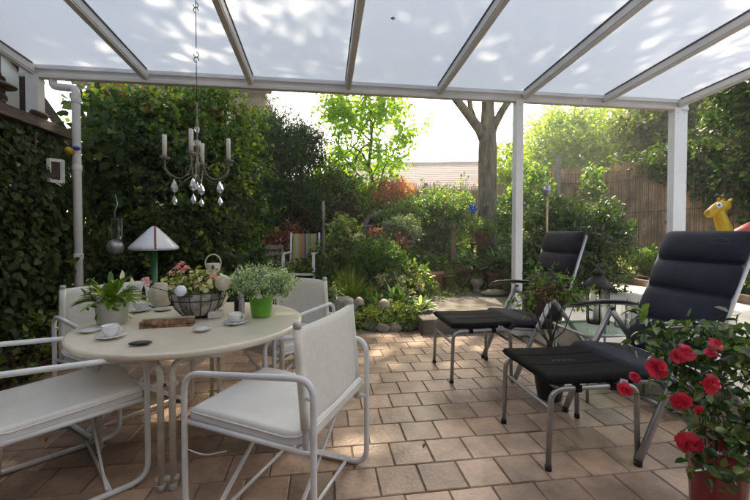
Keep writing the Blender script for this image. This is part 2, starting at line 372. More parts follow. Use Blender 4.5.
# ------------------------------------------------------------------ foliage
def unit(a): return a / np.maximum(np.linalg.norm(a, axis=1, keepdims=True), 1e-9)
def leaf_mesh(name, m, parent, P, D, Nn, L, ratio=0.5, fold=0.12, curl=0.15, kind=None, seed=0, simple=False):
    """P base points, D growth direction, Nn rough normal, L length per leaf"""
    rg = np.random.default_rng(seed)
    P = np.asarray(P, float); n = len(P); D = unit(np.asarray(D, float)); L = np.broadcast_to(np.asarray(L, float), (n,))[:, None]
    Sd = unit(np.cross(D, np.asarray(Nn, float)) + 1e-6); Nn = np.cross(Sd, D)
    w = L * ratio * 0.5
    if simple:
        vs = np.stack([P, P + D * L * .5 + Sd * w, P + D * L - Nn * L * curl, P + D * L * .5 - Sd * w], 1).reshape(-1, 3)
        loops = np.arange(n * 4); nf = n; k = 4; per = 1
    else:
        vs = np.stack([P, P + D * L * .3 + Sd * w + Nn * w * fold * 2, P + D * L * .68 + Sd * w * .78 + Nn * (w * fold * 2 - L * curl * .4),
                       P + D * L - Nn * L * curl, P + D * L * .68 - Sd * w * .78 + Nn * (w * fold * 2 - L * curl * .4), P + D * L * .3 - Sd * w + Nn * w * fold * 2], 1).reshape(-1, 3)
        base = np.arange(n)[:, None] * 6
        loops = (base + np.array([0, 1, 2, 3, 0, 3, 4, 5])[None]).reshape(-1); nf = 2 * n; per = 2
    me = bpy.data.meshes.new(name)
    me.vertices.add(len(vs)); me.vertices.foreach_set('co', vs.astype(np.float32).ravel())
    me.loops.add(len(loops)); me.loops.foreach_set('vertex_index', loops.astype(np.int32))
    me.polygons.add(nf); me.polygons.foreach_set('loop_start', (np.arange(nf) * 4).astype(np.int32))
    try: me.polygons.foreach_set('loop_total', np.full(nf, 4, np.int32))
    except Exception: pass
    a = me.attributes.new('rnd', 'FLOAT', 'FACE'); a.data.foreach_set('value', np.repeat(rg.random(n), per).astype(np.float32))
    me.update(calc_edges=True); me.validate()
    o = link(name, me, m, parent)
    if kind: o['kind'] = kind
    return o
def cloud(blobs, n, size, seed=0, cluster=7, shell=0.55, spread=1.1, up=0.35, droop=0.25, lump=0.22, hemi=None, keep=None):
    """leaf positions of a crown: leaves in small twigs, twigs near the lumpy outside of each blob"""
    rg = np.random.default_rng(seed); blobs = np.array(blobs, float)
    wgt = (blobs[:, 3] * blobs[:, 4] * blobs[:, 5]) ** (2 / 3); wgt /= wgt.sum()
    nt = max(1, n // cluster); bi = rg.choice(len(blobs), nt, p=wgt)
    d = unit(rg.normal(size=(nt, 3)))
    if hemi is not None: d[:, 2] = np.where(d[:, 2] < hemi, -d[:, 2], d[:, 2])
    ph = rg.random((len(blobs), 3))[bi] * 6.28
    lum = 1 + lump * (np.sin(5 * d[:, 0] + ph[:, 0]) * np.sin(5 * d[:, 1] + ph[:, 1]) + 0.7 * np.sin(8 * d[:, 2] + ph[:, 2] + 4 * d[:, 0]))
    rr = (shell + (1 - shell) * rg.random(nt) ** 0.7) * lum
    tw = blobs[bi, :3] + d * blobs[bi, 3:6] * rr[:, None]
    tdir = unit(d + rg.normal(size=(nt, 3)) * 0.5 + np.array([0, 0, up]))
    i = np.repeat(np.arange(nt), cluster); t = np.tile(np.linspace(0, 1, cluster), nt)
    m = len(i)
    sz = size * (0.65 + 0.7 * rg.random(m))
    P = tw[i] + tdir[i] * (t[:, None] * size * spread * cluster * 0.28) + rg.normal(size=(m, 3)) * size * 0.3
    D = unit(tdir[i] * 0.5 + rg.normal(size=(m, 3)) * 0.8 + np.array([0, 0, -droop]))
    Nn = unit(rg.normal(size=(m, 3)) * 0.6 + d[i] * 0.6 + np.array([0, 0, 0.6]))
    if keep is not None:
        k = keep(P); P, D, Nn, sz = P[k], D[k], Nn[k], sz[k]
    return P, D, Nn, sz
def foliage(name, m, parent, blobs, n, size, seed=0, ratio=0.5, simple=False, kind=None, fold=0.12, curl=0.15, **kw):
    P, D, Nn, sz = cloud(blobs, n, size, seed, **kw)
    return leaf_mesh(name, m, parent, P, D, Nn, sz, ratio, fold, curl, kind, seed, simple)
def blades(name, m, parent, c, n, h, spread, width=0.012, seed=0, lean=0.6, kind=None, rad=0.05):
    """arching blades from a tuft: each a bent strip of three quads"""
    rg = np.random.default_rng(seed); vs = []; fs = []; rn = []
    for i in range(n):
        a = rg.random() * 6.283; l = lean * rg.random() ** 0.7; hh = h * (0.55 + 0.5 * rg.random())
        b = np.array([c[0] + math.cos(a) * rad * rg.random(), c[1] + math.sin(a) * rad * rg.random(), c[2]])
        o = np.array([math.cos(a), math.sin(a), 0]); sd = np.array([-math.sin(a), math.cos(a), 0]) * width * (0.6 + 0.6 * rg.random())
        n0 = len(vs)
        for t in (0, 0.35, 0.7, 1.0):
            p = b + o * (spread * l * t ** 1.6 * hh / h) + np.array([0, 0, hh * (t - 0.55 * l * t * t)])
            w = sd * (1 - t ** 2) * (1 if t > 0 else 0.6)
            vs.append(p + w); vs.append(p - w)
        for k in range(3):
            fs.append((n0 + 2 * k, n0 + 2 * k + 1, n0 + 2 * k + 3, n0 + 2 * k + 2)); rn.append(rg.random())
    b = MB(); b.v = [tuple(v) for v in vs]; b.f = fs; b.r = rn; b.sm = [True] * len(fs)
    o = b.build(name, m, parent)
    if kind: o['kind'] = kind
    return o
def broadleaf(name, m, parent, c, n, L, spread, w, seed=0, h=0.0, rise=0.7, droop=0.8):
    """rosette of broad arching leaves on stalks (hosta, lily): strips five long, three wide with a sunk midrib"""
    rg = random.Random(seed); b = MB(); c = Vector(c)
    for i in range(n):
        a = rg.uniform(0, 6.283); l = rg.uniform(0.25, 1) ** 0.8; LL = L * rg.uniform(0.7, 1.1)
        o = Vector((math.cos(a), math.sin(a), 0)); sd = Vector((-math.sin(a), math.cos(a), 0)); ww = w * rg.uniform(0.7, 1.1)
        vs = []; stalk = 0.35
        for k in range(7):
            t = k / 6
            x = spread * l * t; z = h + LL * (rise * t * (1.2 - 0.5 * l) - droop * l * t * t * 0.8)
            tt = max(0, (t - stalk) / (1 - stalk)); wd = ww * (math.sin(min(1, tt) * PI) ** 0.7 if 0 < tt < 1 else 0.03) + 0.002
            p = c + o * x + Vector((0, 0, z))
            vs += [p + sd * wd + Vector((0, 0, wd * 0.35)), p, p - sd * wd + Vector((0, 0, wd * 0.35))]
        fs = []
        for k in range(6):
            fs += [(3 * k, 3 * k + 1, 3 * k + 4, 3 * k + 3), (3 * k + 1, 3 * k + 2, 3 * k + 5, 3 * k + 4)]
        b.add(vs, fs, smooth=True)
    return b.build(name, m, parent)
def limbs(name, m, parent, segs, n=8):
    b = MB()
    for pts, r in segs: b.tube(pts, r, n)
    return b.build(name, m, parent)
def wander(a, b, n=6, amp=0.05, seed=0):
    rg = random.Random(seed); a = Vector(a); b = Vector(b); out = []
    for i in range(n + 1):
        t = i / n; j = amp * math.sin(PI * t)
        out.append(a.lerp(b, t) + Vector((rg.uniform(-j, j), rg.uniform(-j, j), rg.uniform(-j, j) * 0.4)))
    return out
def shrub(name, label, cat, base, blobs, n, size, lm, seed, ratio=0.5, stems=5, group=None, simple=False, stem_r=0.02, stem_mat=None, **kw):
    t = empty(name, base, label, cat, group)
    foliage('foliage', LM[lm], t, blobs, n, size, seed, ratio, simple, **kw)
    rg = random.Random(seed)
    segs = []
    for i in range(stems):
        bl = rg.choice(blobs)
        e = Vector(bl[:3]) + Vector((rg.uniform(-.6, .6) * bl[3], rg.uniform(-.6, .6) * bl[4], rg.uniform(-.2, .6) * bl[5]))
        st = Vector(base) + Vector((rg.uniform(-.06, .06), rg.uniform(-.06, .06), -0.02))
        segs.append((wander(st, e, 6, 0.08, seed + i), [stem_r * (1 - 0.11 * k) for k in range(7)]))
    if segs: limbs('stems', stem_mat or M['bark_thin'], t, segs, 6)
    return t

# ================================================================== THE SETTING
def structure(b, name, m, **k): return tag(b.build(name, m, None, **k), kind='structure')
# patio of square pavers in running bond
def paving():
    rg = random.Random(3); b = MB(); q = 0.2195; g = 0.003; y0 = 1.947 - 12 * q
    for r in range(0, 24):
        y = y0 + r * q; off = 0.38 + (q / 2 if r % 2 else 0)
        for c in range(-14, 12):
            x = off + c * q
            if x + q > 2.42 or x < -2.62: continue
            if y + q > 4.45 and x > 1.15: continue
            if y + q > 4.9: continue
            x0, x1, ya, yb = x + g, x + q - g, y + g, y + q - g
            e = 0.0045; h = [rg.uniform(-.0012, .0012) for _ in range(4)]
            jit = rg.uniform(-.001, .001)
            vs = [(x0 + e, ya + e, h[0]), (x1 - e, ya + e, h[1]), (x1 - e, yb - e, h[2]), (x0 + e, yb - e, h[3]),
                  (x0 + jit, ya, -.004), (x1 + jit, ya, -.004), (x1 + jit, yb, -.004), (x0 + jit, yb, -.004),
                  (x0, ya, -.02), (x1, ya, -.02), (x1, yb, -.02), (x0, yb, -.02)]
            fs = [(0, 1, 2, 3)] + [(4 + i, 4 + (i + 1) % 4, (i + 1) % 4, i) for i in range(4)] + [(8 + i, 8 + (i + 1) % 4, 4 + (i + 1) % 4, 4 + i) for i in range(4)]
            b.add(vs, fs)
    structure(b, 'patio_floor', M['tile'])
paving()
structure(MB().box((-.1, 1.75, -.06), (5.2, 6.6, .1)), 'patio_bedding', M['grout'])
# garden ground: one sheet with gentle unevenness
def ground():
    b = MB(); n = 80; vs = []; fs = []
    xs = [-60 + 120 * (i / n) for i in range(n + 1)]
    def warp(t): return t
    us = [warp(-1 + 2 * i / n) for i in range(n + 1)]
    for i in us:
        for j in us:
            x = i * 60; y = 30 + j * 60
            z = 0.02 + 0.03 * math.sin(x * 1.7) * math.cos(y * 1.3)
            if -3.2 < x < 3.4 and -4 < y < 5.6: z = -0.16
            vs.append((x, y, z))
    for i in range(n):
        for j in range(n):
            a = i * (n + 1) + j; fs.append((a, a + n + 1, a + n + 2, a + 1))
    b.add(vs, fs, smooth=True); structure(b, 'garden_ground', M['soil'])
ground()
# raised pale terrace on the right, its planting bed, the stone step
b = MB()
b.box((4.05, 1.5, .14), (3.25, 5.8, .28)); b.box((4.74, 5.8, .139), (1.86, 2.795, .28))
structure(b, 'raised_terrace', M['pale_slab'], bevel=.008)
b = MB(); rg = random.Random(5)
y = -1.2
b = MB()
b.box((4.02, 7.6, .13), (3.3, .8, .26)); b.box((6.9, 3.4, .15), (2.44, 10.6, .34)); b.box((3.9, 8.6, .14), (8.4, 1.2, .3))
structure(b, 'planting_bed', M['soil'])
b = MB(); b.box((2.5, 5.865, .05), (2.6, 2.9, .26))
structure(b, 'stone_step', M['step_stone'], bevel=.015)
b = MB()
for (x0, x1, y0, y1) in [(-2.45, 1.15, 4.92, 9.5)]:
    b.box(((x0 + x1) / 2, (y0 + y1) / 2, 0), (x1 - x0, y1 - y0, .12))
b.box((-2.76, 1.4, -.02), (.3, 7.2, .10))
structure(b, 'flower_bed_soil', M['soil'])

_rg = np.random.default_rng(77); _n = 46
_P = np.stack([_rg.uniform(-2.4, 2.3, _n), 4.4 - 3.2 * _rg.random(_n) ** 2.2, np.full(_n, .004)], 1)
_D = unit(np.stack([_rg.normal(size=_n), _rg.normal(size=_n), np.full(_n, .08)], 1))
leaf_mesh('fallen_leaves', LM['vine_red'], None, _P, _D, np.tile([[0, 0, 1.]], (_n, 1)), .018 + .022 * _rg.random(_n), .5, .3, -.2, 'stuff', 78)
# ================================================================== PATIO ROOF
def roof_z(y): return 2.95 + math.tan(math.radians(4.1)) * (4.22 - y)
rt = empty('patio_roof', (-2.9, 4.22, 0), 'white aluminium patio roof with milky translucent sheets on slim posts', 'patio roof')
XR = [-2.9 + 1.062 * k for k in range(8)]
YB, YF = -1.25, 4.25
for x in XR:
    b = MB(); a = Vector((x, YB, roof_z(YB) - .045)); c = Vector((x, YF, roof_z(YF) - .045)); b.bar(a, c, .062, .085)
    b.bar(a + Vector((0, 0, -.05)), c + Vector((0, 0, -.05)), .05, .016)
    r = b.build('rafter', M['rafter'], rt, bevel=.004)
    for s in (-1, 1):
        g = MB(); o = Vector((s * .035, 0, .036)); g.bar(a + o, c + o + Vector((0, -.04, 0)), .008, .014); g.build('rubber_seal', M['gasket'], r)
for x0, x1 in zip(XR[:-1], XR[1:]):
    b = MB(); xm = (x0 + x1) / 2
    b.bar((xm, YB, roof_z(YB) + .006), (xm, YF, roof_z(YF) + .006), x1 - x0 - .012, .010)
    b.build('roof_panel', M['opal'], rt)
b = MB(); b.box((.82, 4.33, 2.90), (7.70, .13, .12)); b.box((.82, 4.255, 2.835), (7.68, .02, .045)); b.box((.82, 4.405, 2.93), (7.70, .02, .10))
b.build('gutter_beam', M['rafter'], rt, bevel=.008)
b = MB(); b.box((.82, 4.245, 2.915), (7.48, .012, .028)); b.build('gutter_trim', M['roof_alu'], rt)
def post(x, w, y=4.29, z0=0.0, foot=True):
    p = MB().box((x, y, (z0 + 2.84) / 2), (w, .095, 2.84 - z0)).build('post', M['roof_alu'], rt, bevel=.006)
    if foot:
        MB().box((x, y, z0 + .13), (w + .11, .19, .26)).build('post_foot', M['roof_alu'], p, bevel=.01)
    return p
post(2.345, .095); 
p = post(4.50, .10, z0=.28, foot=False); MB().box((4.615, 4.31, 1.56), (.10, .085, 2.55)).build('post', M['roof_alu'], rt, bevel=.006)
post(-2.90, .12, foot=False)
for x_, y_ in ((2.345, 4.242), (4.50, 4.242), (4.615, 4.267)):
    for z_ in (2.70, 2.78, .45):
        MB().tube([(x_, y_ - .004, z_), (x_, y_ + .002, z_)], .007, 8).build('screw', M['silver'], rt)
for x in XR:
    MB().box((x, 4.262, 2.90), (.07, .012, .05)).build('rafter_bracket', M['roof_alu'], rt, bevel=.003)
MB().box((.28, 4.33, 2.90), (.06, .142, .13)).build('gutter_joint', M['roof_alu'], rt, bevel=.003); MB().box((3.2, 4.33, 2.90), (.06, .142, .13)).build('gutter_joint', M['roof_alu'], rt, bevel=.003)
# small rubber sucker on the sheet
MB().lathe([(.001, 0), (.016, .0), (.02, -.004), (.012, -.012), (.001, -.014)], (0.58, 3.1, roof_z(3.1) - .001), 12).build('sheet_button', M['silver'], rt)

dp = empty('downpipe', (-2.54, 4.22, 0), 'white plastic downpipe with a double bend at the left end of the gutter', 'downpipe')
pp = arc([(-2.74, 4.30, 2.86), (-2.74, 4.30, 2.745), (-2.47, 4.2, 2.70), (-2.47, 4.2, 2.55), (-2.47, 4.2, 0.0)], .04, 3)
MB().tube(pp, .037, 16).build('pipe', M['roof_alu'], dp)
for z in (2.58, 1.9, 1.0): MB().lathe([(.041, -.03), (.044, -.025), (.044, .025), (.041, .03)], (-2.47, 4.2, z), 16).build('pipe_collar', M['roof_alu'], dp)

# the house wall the roof hangs on (behind the viewer)
b = MB(); b.box((.8, -1.42, 2.3), (9.5, .3, 4.9)); structure(b, 'house_wall', M['plaster'])

# ================================================================== LEFT SIDE: ivy fence
FX = -2.78
t = empty('ivy_fence', (FX, 2.0, 0), 'tall timber fence on the left smothered in dark ivy under a brown top rail', 'fence')
b = MB()
for k in range(26): b.box((FX - .06, -1.0 + k * .22, 1.13), (.03, .212, 2.3))
b.build('boards', M['wood_dark'], t)
MB().box((FX, 1.75, 2.315), (.13, 5.6, .10)).build('top_rail', M['wood_grey'], t, bevel=.006)
rg = np.random.default_rng(11)
def wall_leaves(name, m, parent, n, x, yr, zr, size, seed, ny=(1, 0, .2), dx=.22, axis=0, sgn=1, ratio=.85):
    rg = np.random.default_rng(seed)
    yy = yr[0] + (yr[1] - yr[0]) * rg.random(n); zz = zr[0] + (zr[1] - zr[0]) * rg.random(n)
    bump = 0.5 + 0.5 * np.sin(yy * 3.1 + 1.3 * np.sin(zz * 2.3)) * np.sin(zz * 3.7 + yy)
    dd = rg.random(n) ** 1.5 * dx * (0.45 + bump)
    if axis == 0: dd = dd * np.clip((zr[1] + .02 - zz) * 1.6 + .12, 0, 1)
    P = np.zeros((n, 3))
    if axis == 0: P[:, 0] = x + sgn * dd; P[:, 1] = yy
    else: P[:, 1] = x + sgn * dd; P[:, 0] = yy
    P[:, 2] = zz
    D = unit(rg.normal(size=(n, 3)) * np.array([.35, .6, .4]) + np.array([.25 * sgn if axis == 0 else 0, .25 * sgn if axis == 1 else 0, -.75]))
    nn = np.array([sgn * .9 if axis == 0 else 0, sgn * .9 if axis == 1 else 0, .55])
    N_ = unit(rg.normal(size=(n, 3)) * .42 + nn)
    sz = size * (0.45 + 1.3 * rg.random(n) ** 2.2)
    return leaf_mesh(name, m, parent, P, D, N_, sz, ratio, .16, .12, None, seed)
wall_leaves('ivy', LM['ivy'], t, 24000, FX, (-.6, 4.9), (0.05, 2.25), .056, 21)
limbs('ivy_stems', M['bark_thin'], t, [(wander((FX + .02, y0, 0), (FX + .08, y0 + .3, 2.2), 7, .12, k), .010) for k, y0 in enumerate((.5, 1.3, 2.2, 3.0, 3.7))], 5)

# things on and at the rail
def pagoda():
    c = W(10, 108, 3.25); z = 2.365
    t = empty('stone_lantern', (FX + .02, c.y, z), 'small brown pagoda lantern with a wide brim standing on the fence rail', 'garden lantern')
    p = (FX + .02, c.y, z)
    MB().lathe([(.05, 0), (.055, .02), (.04, .035), (.05, .05), (.05, .075)], p, 16).build('base', M['wood_grey'], t)
    MB().lathe([(.045, .075), (.05, .09), (.05, .13), (.045, .14)], p, 16).build('light_chamber', M['wood_dark'], t)
    MB().lathe([(.125, .135), (.13, .142), (.09, .165), (.05, .185), (.045, .19)], p, 24).build('brim', M['wood_grey'], t)
    MB().lathe([(.05, .19), (.055, .2), (.05, .22), (.028, .235), (.03, .25), (.001, .262)], p, 16).build('cap', M['wood_dark'], t)
pagoda()
c = W(45, 128, 3.9)
for k, (y, r, lab) in enumerate(((3.62, .085, 'dark round stone on the fence rail beside the white corner post'), (4.15, .07, 'flatter dark stone at the far end of the fence rail'))):
    tag(MB().blob((FX, y, 2.36 + r * .62), (r, r * 1.3, r * .68), 14, .1, k).build('rail_stone', M['wood_dark']), lab, 'stone', 'stones on the fence rail')
# small white framed picture in the ivy
c = W(58, 171, 4.1); R = Matrix.Rotation(math.radians(14), 3, 'Z')
t = empty('wall_frame', c, 'small white picture frame hanging in the ivy near the downpipe', 'picture frame')
fb = MB(); fx = c.x - .02
fc = W(57, 171, 3.6)
t.location = fc
def rp(v): return fc + Matrix.Rotation(math.radians(42), 3, 'Z') @ Vector(v)
for a, e in (((-.05, 0, .10), (.05, 0, .10)), ((-.05, 0, -.10), (.05, 0, -.10)), ((-.05, 0, -.11), (-.05, 0, .11)), ((.05, 0, -.11), (.05, 0, .11))):
    fb.bar(rp(a), rp(e), .02, .028, up=(0, 0, 1) if a[2] == e[2] else (1, .1, 0))
fb.build('frame', M['white_paint'], t)
MB().add([rp((-.045, .005, -.09)), rp((.045, .005, -.09)), rp((.045, .005, .09)), rp((-.045, .005, .09))], [(0, 1, 2, 3)]).build('picture', M['wood_dark'], t, solid=.004)
# little blue-and-yellow bird ornament by the pipe
c = W(72, 150, 4.0)
t = empty('bird_ornament', c, 'tiny blue and yellow bird ornament perched at the ivy top beside the downpipe', 'ornament')
c = W(71, 151, 3.75); t.location = c
MB().blob(c, (.04, .055, .035), 10, .05, 1).build('body', M['yellow_toy'], t)
MB().blob(c + Vector((.045, .02, .03)), (.045, .03, .022), 10, .05, 2).build('wing', M['blue'], t)

# neighbour's shed above the fence, left edge
t = empty('garden_shed', (-4.2, 3.2, 0), 'white boarded shed with dark brown trim seen above the fence at far left', 'shed')
MB().box((-4.25, 2.7, 1.55), (2.1, 3.7, 3.1)).build('wall', M['white_paint'], t)
MB().box((-3.17, 4.56, 1.5), (.08, .10, 3.0)).build('corner_board', M['wood_dark'], t)
MB().box((-3.17, 4.18, 1.5), (.06, .05, 3.0)).build('trim_board', M['wood_grey'], t)
b = MB(); b.add([(-3.2, 4.55, 3.1), (-3.2, .85, 3.1), (-3.2, 2.7, 3.9)], [(0, 1, 2)]); b.build('gable', M['white_paint'], t, solid=.02)
MB().bar((-3.15, 4.75, 2.90), (-3.15, 2.6, 3.85), .06, .12).build('barge_board', M['wood_dark'], t)
MB().bar((-4.2, 4.8, 2.97), (-4.2, 2.6, 3.95), 2.0, .05).build('roof', M['roof_tile'], t)
b = MB(); b.bar(W(38, 92, 4.7), W(74, 144, 4.9), .09, .10); 
tag(b.build('slanted_brace', M['wood_dark']), 'dark slanting timber brace between white corner post and downpipe', 'timber')

# neighbour's brick house glimpsed through the vine top
t = empty('brick_house', (-3.2, 11, 0), 'pinkish brick house glimpsed through leaves behind the chandelier', 'house')
MB().box((-3.9, 12.5, 2.6), (4.6, 3, 5.2)).build('wall', M['house_wall'], t)
MB().box((-2.9, 10.97, 4.3), (.7, .06, 1.0)).build('window', M['white_paint'], t)
b = MB(); b.bar((-3.9, 10.7, 5.1), (-3.9, 13, 6.6), 5, .1); b.build('roof', M['roof_tile'], t)

# hedge of climbers behind the table (left)
t = empty('climber_thicket', (-1.9, 5.4, 0), 'dense dark green climber thicket filling the left behind the table', 'climbing plant')
def B(px, py, Z, r, ry=None, rz=None):
    p = W(px, py, Z); return (p.x, p.y, p.z, r, ry or r, rz or r)
bl = [B(105, 205, 4.9, .5), B(100, 270, 4.8, .5), B(135, 165, 5.2, .62), B(150, 250, 5.0, .6), B(185, 190, 5.3, .62), B(215, 175, 5.7, .55), B(200, 250, 5.2, .6),
      B(228, 215, 5.7, .52), B(222, 275, 5.4, .45), B(165, 140, 5.6, .5), B(125, 290, 4.8, .45), B(180, 295, 5.0, .45)]
foliage('foliage', LM['ivy_right'], t, [(x, y, z, a * .86, b * .86, c * .86) for x, y, z, a, b, c in bl], 42000, .062, 31, .7, shell=.35, lump=.6)
foliage('top_sprays', LM['vine'], t, [B(96 + 13 * k, 112 - 9 * math.sin(k * .9) - .6 * k, 5.3, .16 + .06 * math.sin(k * 2.1), .2, .16) for k in range(11)], 2200, .06, 35, .7, shell=.2, spread=1.6)
foliage('pale_leaves', LM['vine'], t, bl[3:], 5200, .058, 34, .7, shell=.6, lump=.8)
bl2 = [B(150, 125, 5.3, .42), B(185, 120, 5.4, .4), B(215, 140, 5.6, .42), B(236, 135, 6.0, .4), B(232, 175, 5.9, .4), B(240, 230, 5.8, .34)]
foliage('bright_shoots', LM['vine'], t, bl2, 11000, .062, 32, .75, shell=.4, lump=.75)
foliage('autumn_leaves', LM['vine_red'], t, [B(125, 100, 5.2, .22), B(190, 103, 5.5, .4, .4, .22), B(225, 108, 5.8, .4, .4, .22), B(160, 106, 5.3, .3, .3, .2)], 800, .06, 33, .75, lump=.5)
limbs('stems', M['bark_thin'], t, [(wander((-2.2 + .3 * k, 5.7, 0), (-2.6 + .35 * k, 5.7, 2.2), 7, .08, k), [.03 - .003 * i for i in range(8)]) for k in range(4)], 6)
shrub('hazel_branch', 'sunlit hazel spray with round leaves beside the downpipe under the gutter', 'shrub', W(96, 330, 4.9),
      [B(98, 150, 4.7, .26, .3, .2), B(104, 190, 4.7, .26), B(97, 115, 4.9, .2, .2, .12)], 620, .12, 'ivy_right', 41, .85, stems=4)

# conifer
b0 = W(285, 262, 7.4); b0.z = .05
shrub('dark_conifer', 'dark bushy conifer with feathery shoots left of the striped chair', 'conifer', b0,
      [B(285, 165, 7.4, .62, .62, .75), B(262, 195, 7.2, .55), B(305, 150, 7.6, .45), B(298, 200, 7.5, .42), B(255, 150, 7.3, .45), B(270, 128, 7.5, .35), B(258, 225, 7.1, .42)],
      46000, .08, 'conifer', 51, .22, stems=7, simple=True, stem_r=.05, shell=.2, lump=.4, up=.7, droop=-.2, cluster=9)

def tree(name, label, base, top, trunk_r, crown, n, size, lm, seed, ratio=.55, nl=9, group=None, bark='bark', simple=False, **kw):
    base = Vector(base); t = empty(name, base, label, 'tree', group)
    tk = wander(base, top, 8, .12, seed)
    limbs('trunk', M[bark], t, [(tk, [trunk_r * (1 - .075 * k) for k in range(9)])], 12)
    rg = random.Random(seed); segs = []
    for i in range(nl):
        s = tk[rg.randint(3, 8)]; bl = rg.choice(crown)
        e = Vector(bl[:3]) + Vector((rg.uniform(-.6, .6) * bl[3], rg.uniform(-.6, .6) * bl[4], rg.uniform(-.3, .7) * bl[5]))
        segs.append((wander(s, e, 6, .2, seed + i), [trunk_r * .38 * (1 - .13 * k) for k in range(7)]))
    limbs('limbs', M[bark], t, segs, 6)
    foliage('crown', LM[lm], t, crown, n, size, seed, ratio, simple, **kw)
    return t
# slim bright tree in the middle
p = W(372, 255, 9.0); p.z = .05
tree('slim_maple', 'slim tree with bright backlit leaves rising in the middle above the garden', p, W(369, 95, 9.0), .065,
     [B(350, 118, 9, .6, .6, .5), B(385, 112, 9, .6, .6, .45), B(335, 108, 9.1, .38, .4, .35), B(345, 160, 9, .5, .5, .35), B(382, 160, 9, .45, .5, .4), B(402, 135, 9, .3, .4, .2), B(325, 185, 8.7, .35, .4, .3), B(366, 190, 8.9, .45, .4, .3)],
     6600, .095, 'maple_bright', 61, .6, 14, bark='bark_thin', shell=.15, lump=.5)

# big forked tree
base = W(487, 262, 7.7); base.z = .1
t = empty('forked_tree', base, 'large tree with a mossy grey trunk forking just under the roof edge', 'tree')
Zt = 7.7
tk = [Vector((base.x, base.y, 0)), W(487, 245, Zt), W(487, 215, Zt), W(487, 180, Zt), W(487, 150, Zt), W(487, 132, Zt)]
limbs('trunk', M['bark'], t, [(tk, [.26, .21, .19, .185, .185, .16])], 18)
limbs('limb', M['bark'], t, [([W(486, 146, Zt), W(479, 130, Zt), W(465, 112, Zt), W(452, 96, Zt), W(438, 72, Zt), W(405, 15, 7.6)], [.11, .10, .085, .075, .07, .05])], 12)
limbs('limb', M['bark'], t, [([W(487, 150, Zt), W(487, 128, Zt), W(487, 108, Zt), W(487, 90, Zt), W(482, 50, Zt), W(474, -30, 7.7)], [.17, .15, .125, .12, .11, .06])], 12)
limbs('limb', M['bark'], t, [([W(488, 144, Zt), W(493, 127, Zt), W(501, 112, Zt), W(511, 97, Zt), W(530, 60, Zt), W(575, 0, 7.8)], [.09, .085, .075, .07, .065, .05])], 12)
limbs('limb', M['bark'], t, [([W(474, 121, Zt), W(470, 110, Zt), W(468, 96, Zt), W(466, 60, 7.9)], [.06, .055, .05, .02])], 8)
crown = [(3.2, 8.0, 7.6, 2.2, 2.0, 1.5), (1.2, 8.2, 7.2, 1.8, 1.9, 1.2), (5.0, 8.0, 7.2, 1.9, 1.9, 1.3), (2.4, 6.6, 8.3, 2.0, 1.8, 1.0), (4.4, 9.6, 7.6, 2.0, 1.6, 1.3),
         (-.8, 8.6, 6.9, 1.5, 1.6, 1.0), (3.6, 5.4, 8.2, 1.8, 1.4, .9), (6.4, 7.4, 6.7, 1.6, 1.7, 1.0), (.6, 9.8, 6.6, 1.6, 1.3, .9), (-2.2, 9.0, 6.7, 1.3, 1.3, .9), (5.6, 5.4, 7.6, 1.3, 1.3, .8),
         (-1.6, 6.6, 7.4, 1.6, 1.6, .7), (-.4, 4.7, 7.9, 1.8, 1.5, .7), (-2.6, 4.6, 7.6, 1.5, 1.6, .7), (2.0, 4.2, 8.3, 1.8, 1.3, .7), (-1.4, 3.0, 8.0, 1.6, 1.4, .7), (-3.2, 6.4, 7.2, 1.3, 1.4, .7)]  # unseen blobs added to widen the crown and shade the roof
foliage('crown', LM['dark_tree'], t, crown, 50000, .13, 71, .65, shell=.1, cluster=8, lump=.25, spread=.8)
foliage('added_shade_leaves', LM['dark_tree'], t, [(-1.6, 6.6, 7.4, 1.7, 1.7, .7), (-.2, 4.9, 7.9, 1.8, 1.6, .7), (-2.6, 4.6, 7.6, 1.6, 1.7, .7), (-3.4, 6.4, 7.2, 1.4, 1.5, .7)], 15000, .13, 72, .65, shell=.1, cluster=9, lump=.3, spread=.8)  # extra unseen leaves, added to darken the left roof panels
segs = []
rgx = random.Random(5)
for k, cb in enumerate(crown): segs.append((wander(W(487 + rgx.uniform(-25, 25), 60, 7.7), cb[:3], 6, .3, k), [.09 - .012 * i for i in range(7)]))
limbs('upper_branches', M['bark'], t, segs, 6)

# sunlit trees beyond the fence
b0 = W(585, 250, 14); b0.z = 0
tree('sunlit_tree', 'broad pale green sunlit tree behind the reed fence', b0, W(585, 150, 14), .2,
     [B(585, 150, 14, 1.9, 1.8, 1.4), B(550, 165, 14, 1.3, 1.3, 1.0), B(625, 150, 14, 1.5, 1.5, 1.3), B(530, 180, 13.8, 1.0, 1.2, .9), B(585, 122, 14, 1.0, 1, .6), B(660, 170, 14, 1.2), B(600, 185, 13.6, 1.3, 1.3, .8), B(548, 128, 14.2, .8, .8, .5)],
     30000, .17, 'willow', 81, .35, 14, shell=.3, lump=.35)
b0 = W(655, 240, 10.5); b0.z = 0
tree('leafy_tree', 'taller olive green tree touching the roof corner left of the double post', b0, W(652, 130, 10.5), .13,
     [B(640, 125, 10.5, .7, .8, .55), B(663, 110, 10.4, .7), B(655, 150, 10.4, .7), B(690, 125, 10.2, .9), B(635, 155, 10.6, .5), B(700, 100, 10, .8), B(665, 88, 10.3, .5)],
     12000, .13, 'dark_tree', 82, .6, 10, shell=.3)
b0 = W(500, 250, 10.5); b0.z = 0
tree('low_tree', 'low yellow green tree between forked trunk and slender post', b0, W(508, 180, 10.5), .08,
     [B(508, 165, 10.5, .5, .5, .5), B(512, 195, 10.4, .5), B(528, 205, 10.2, .5, .5, .4), B(500, 190, 10.6, .35)], 4200, .12, 'willow', 83, .5, 6)

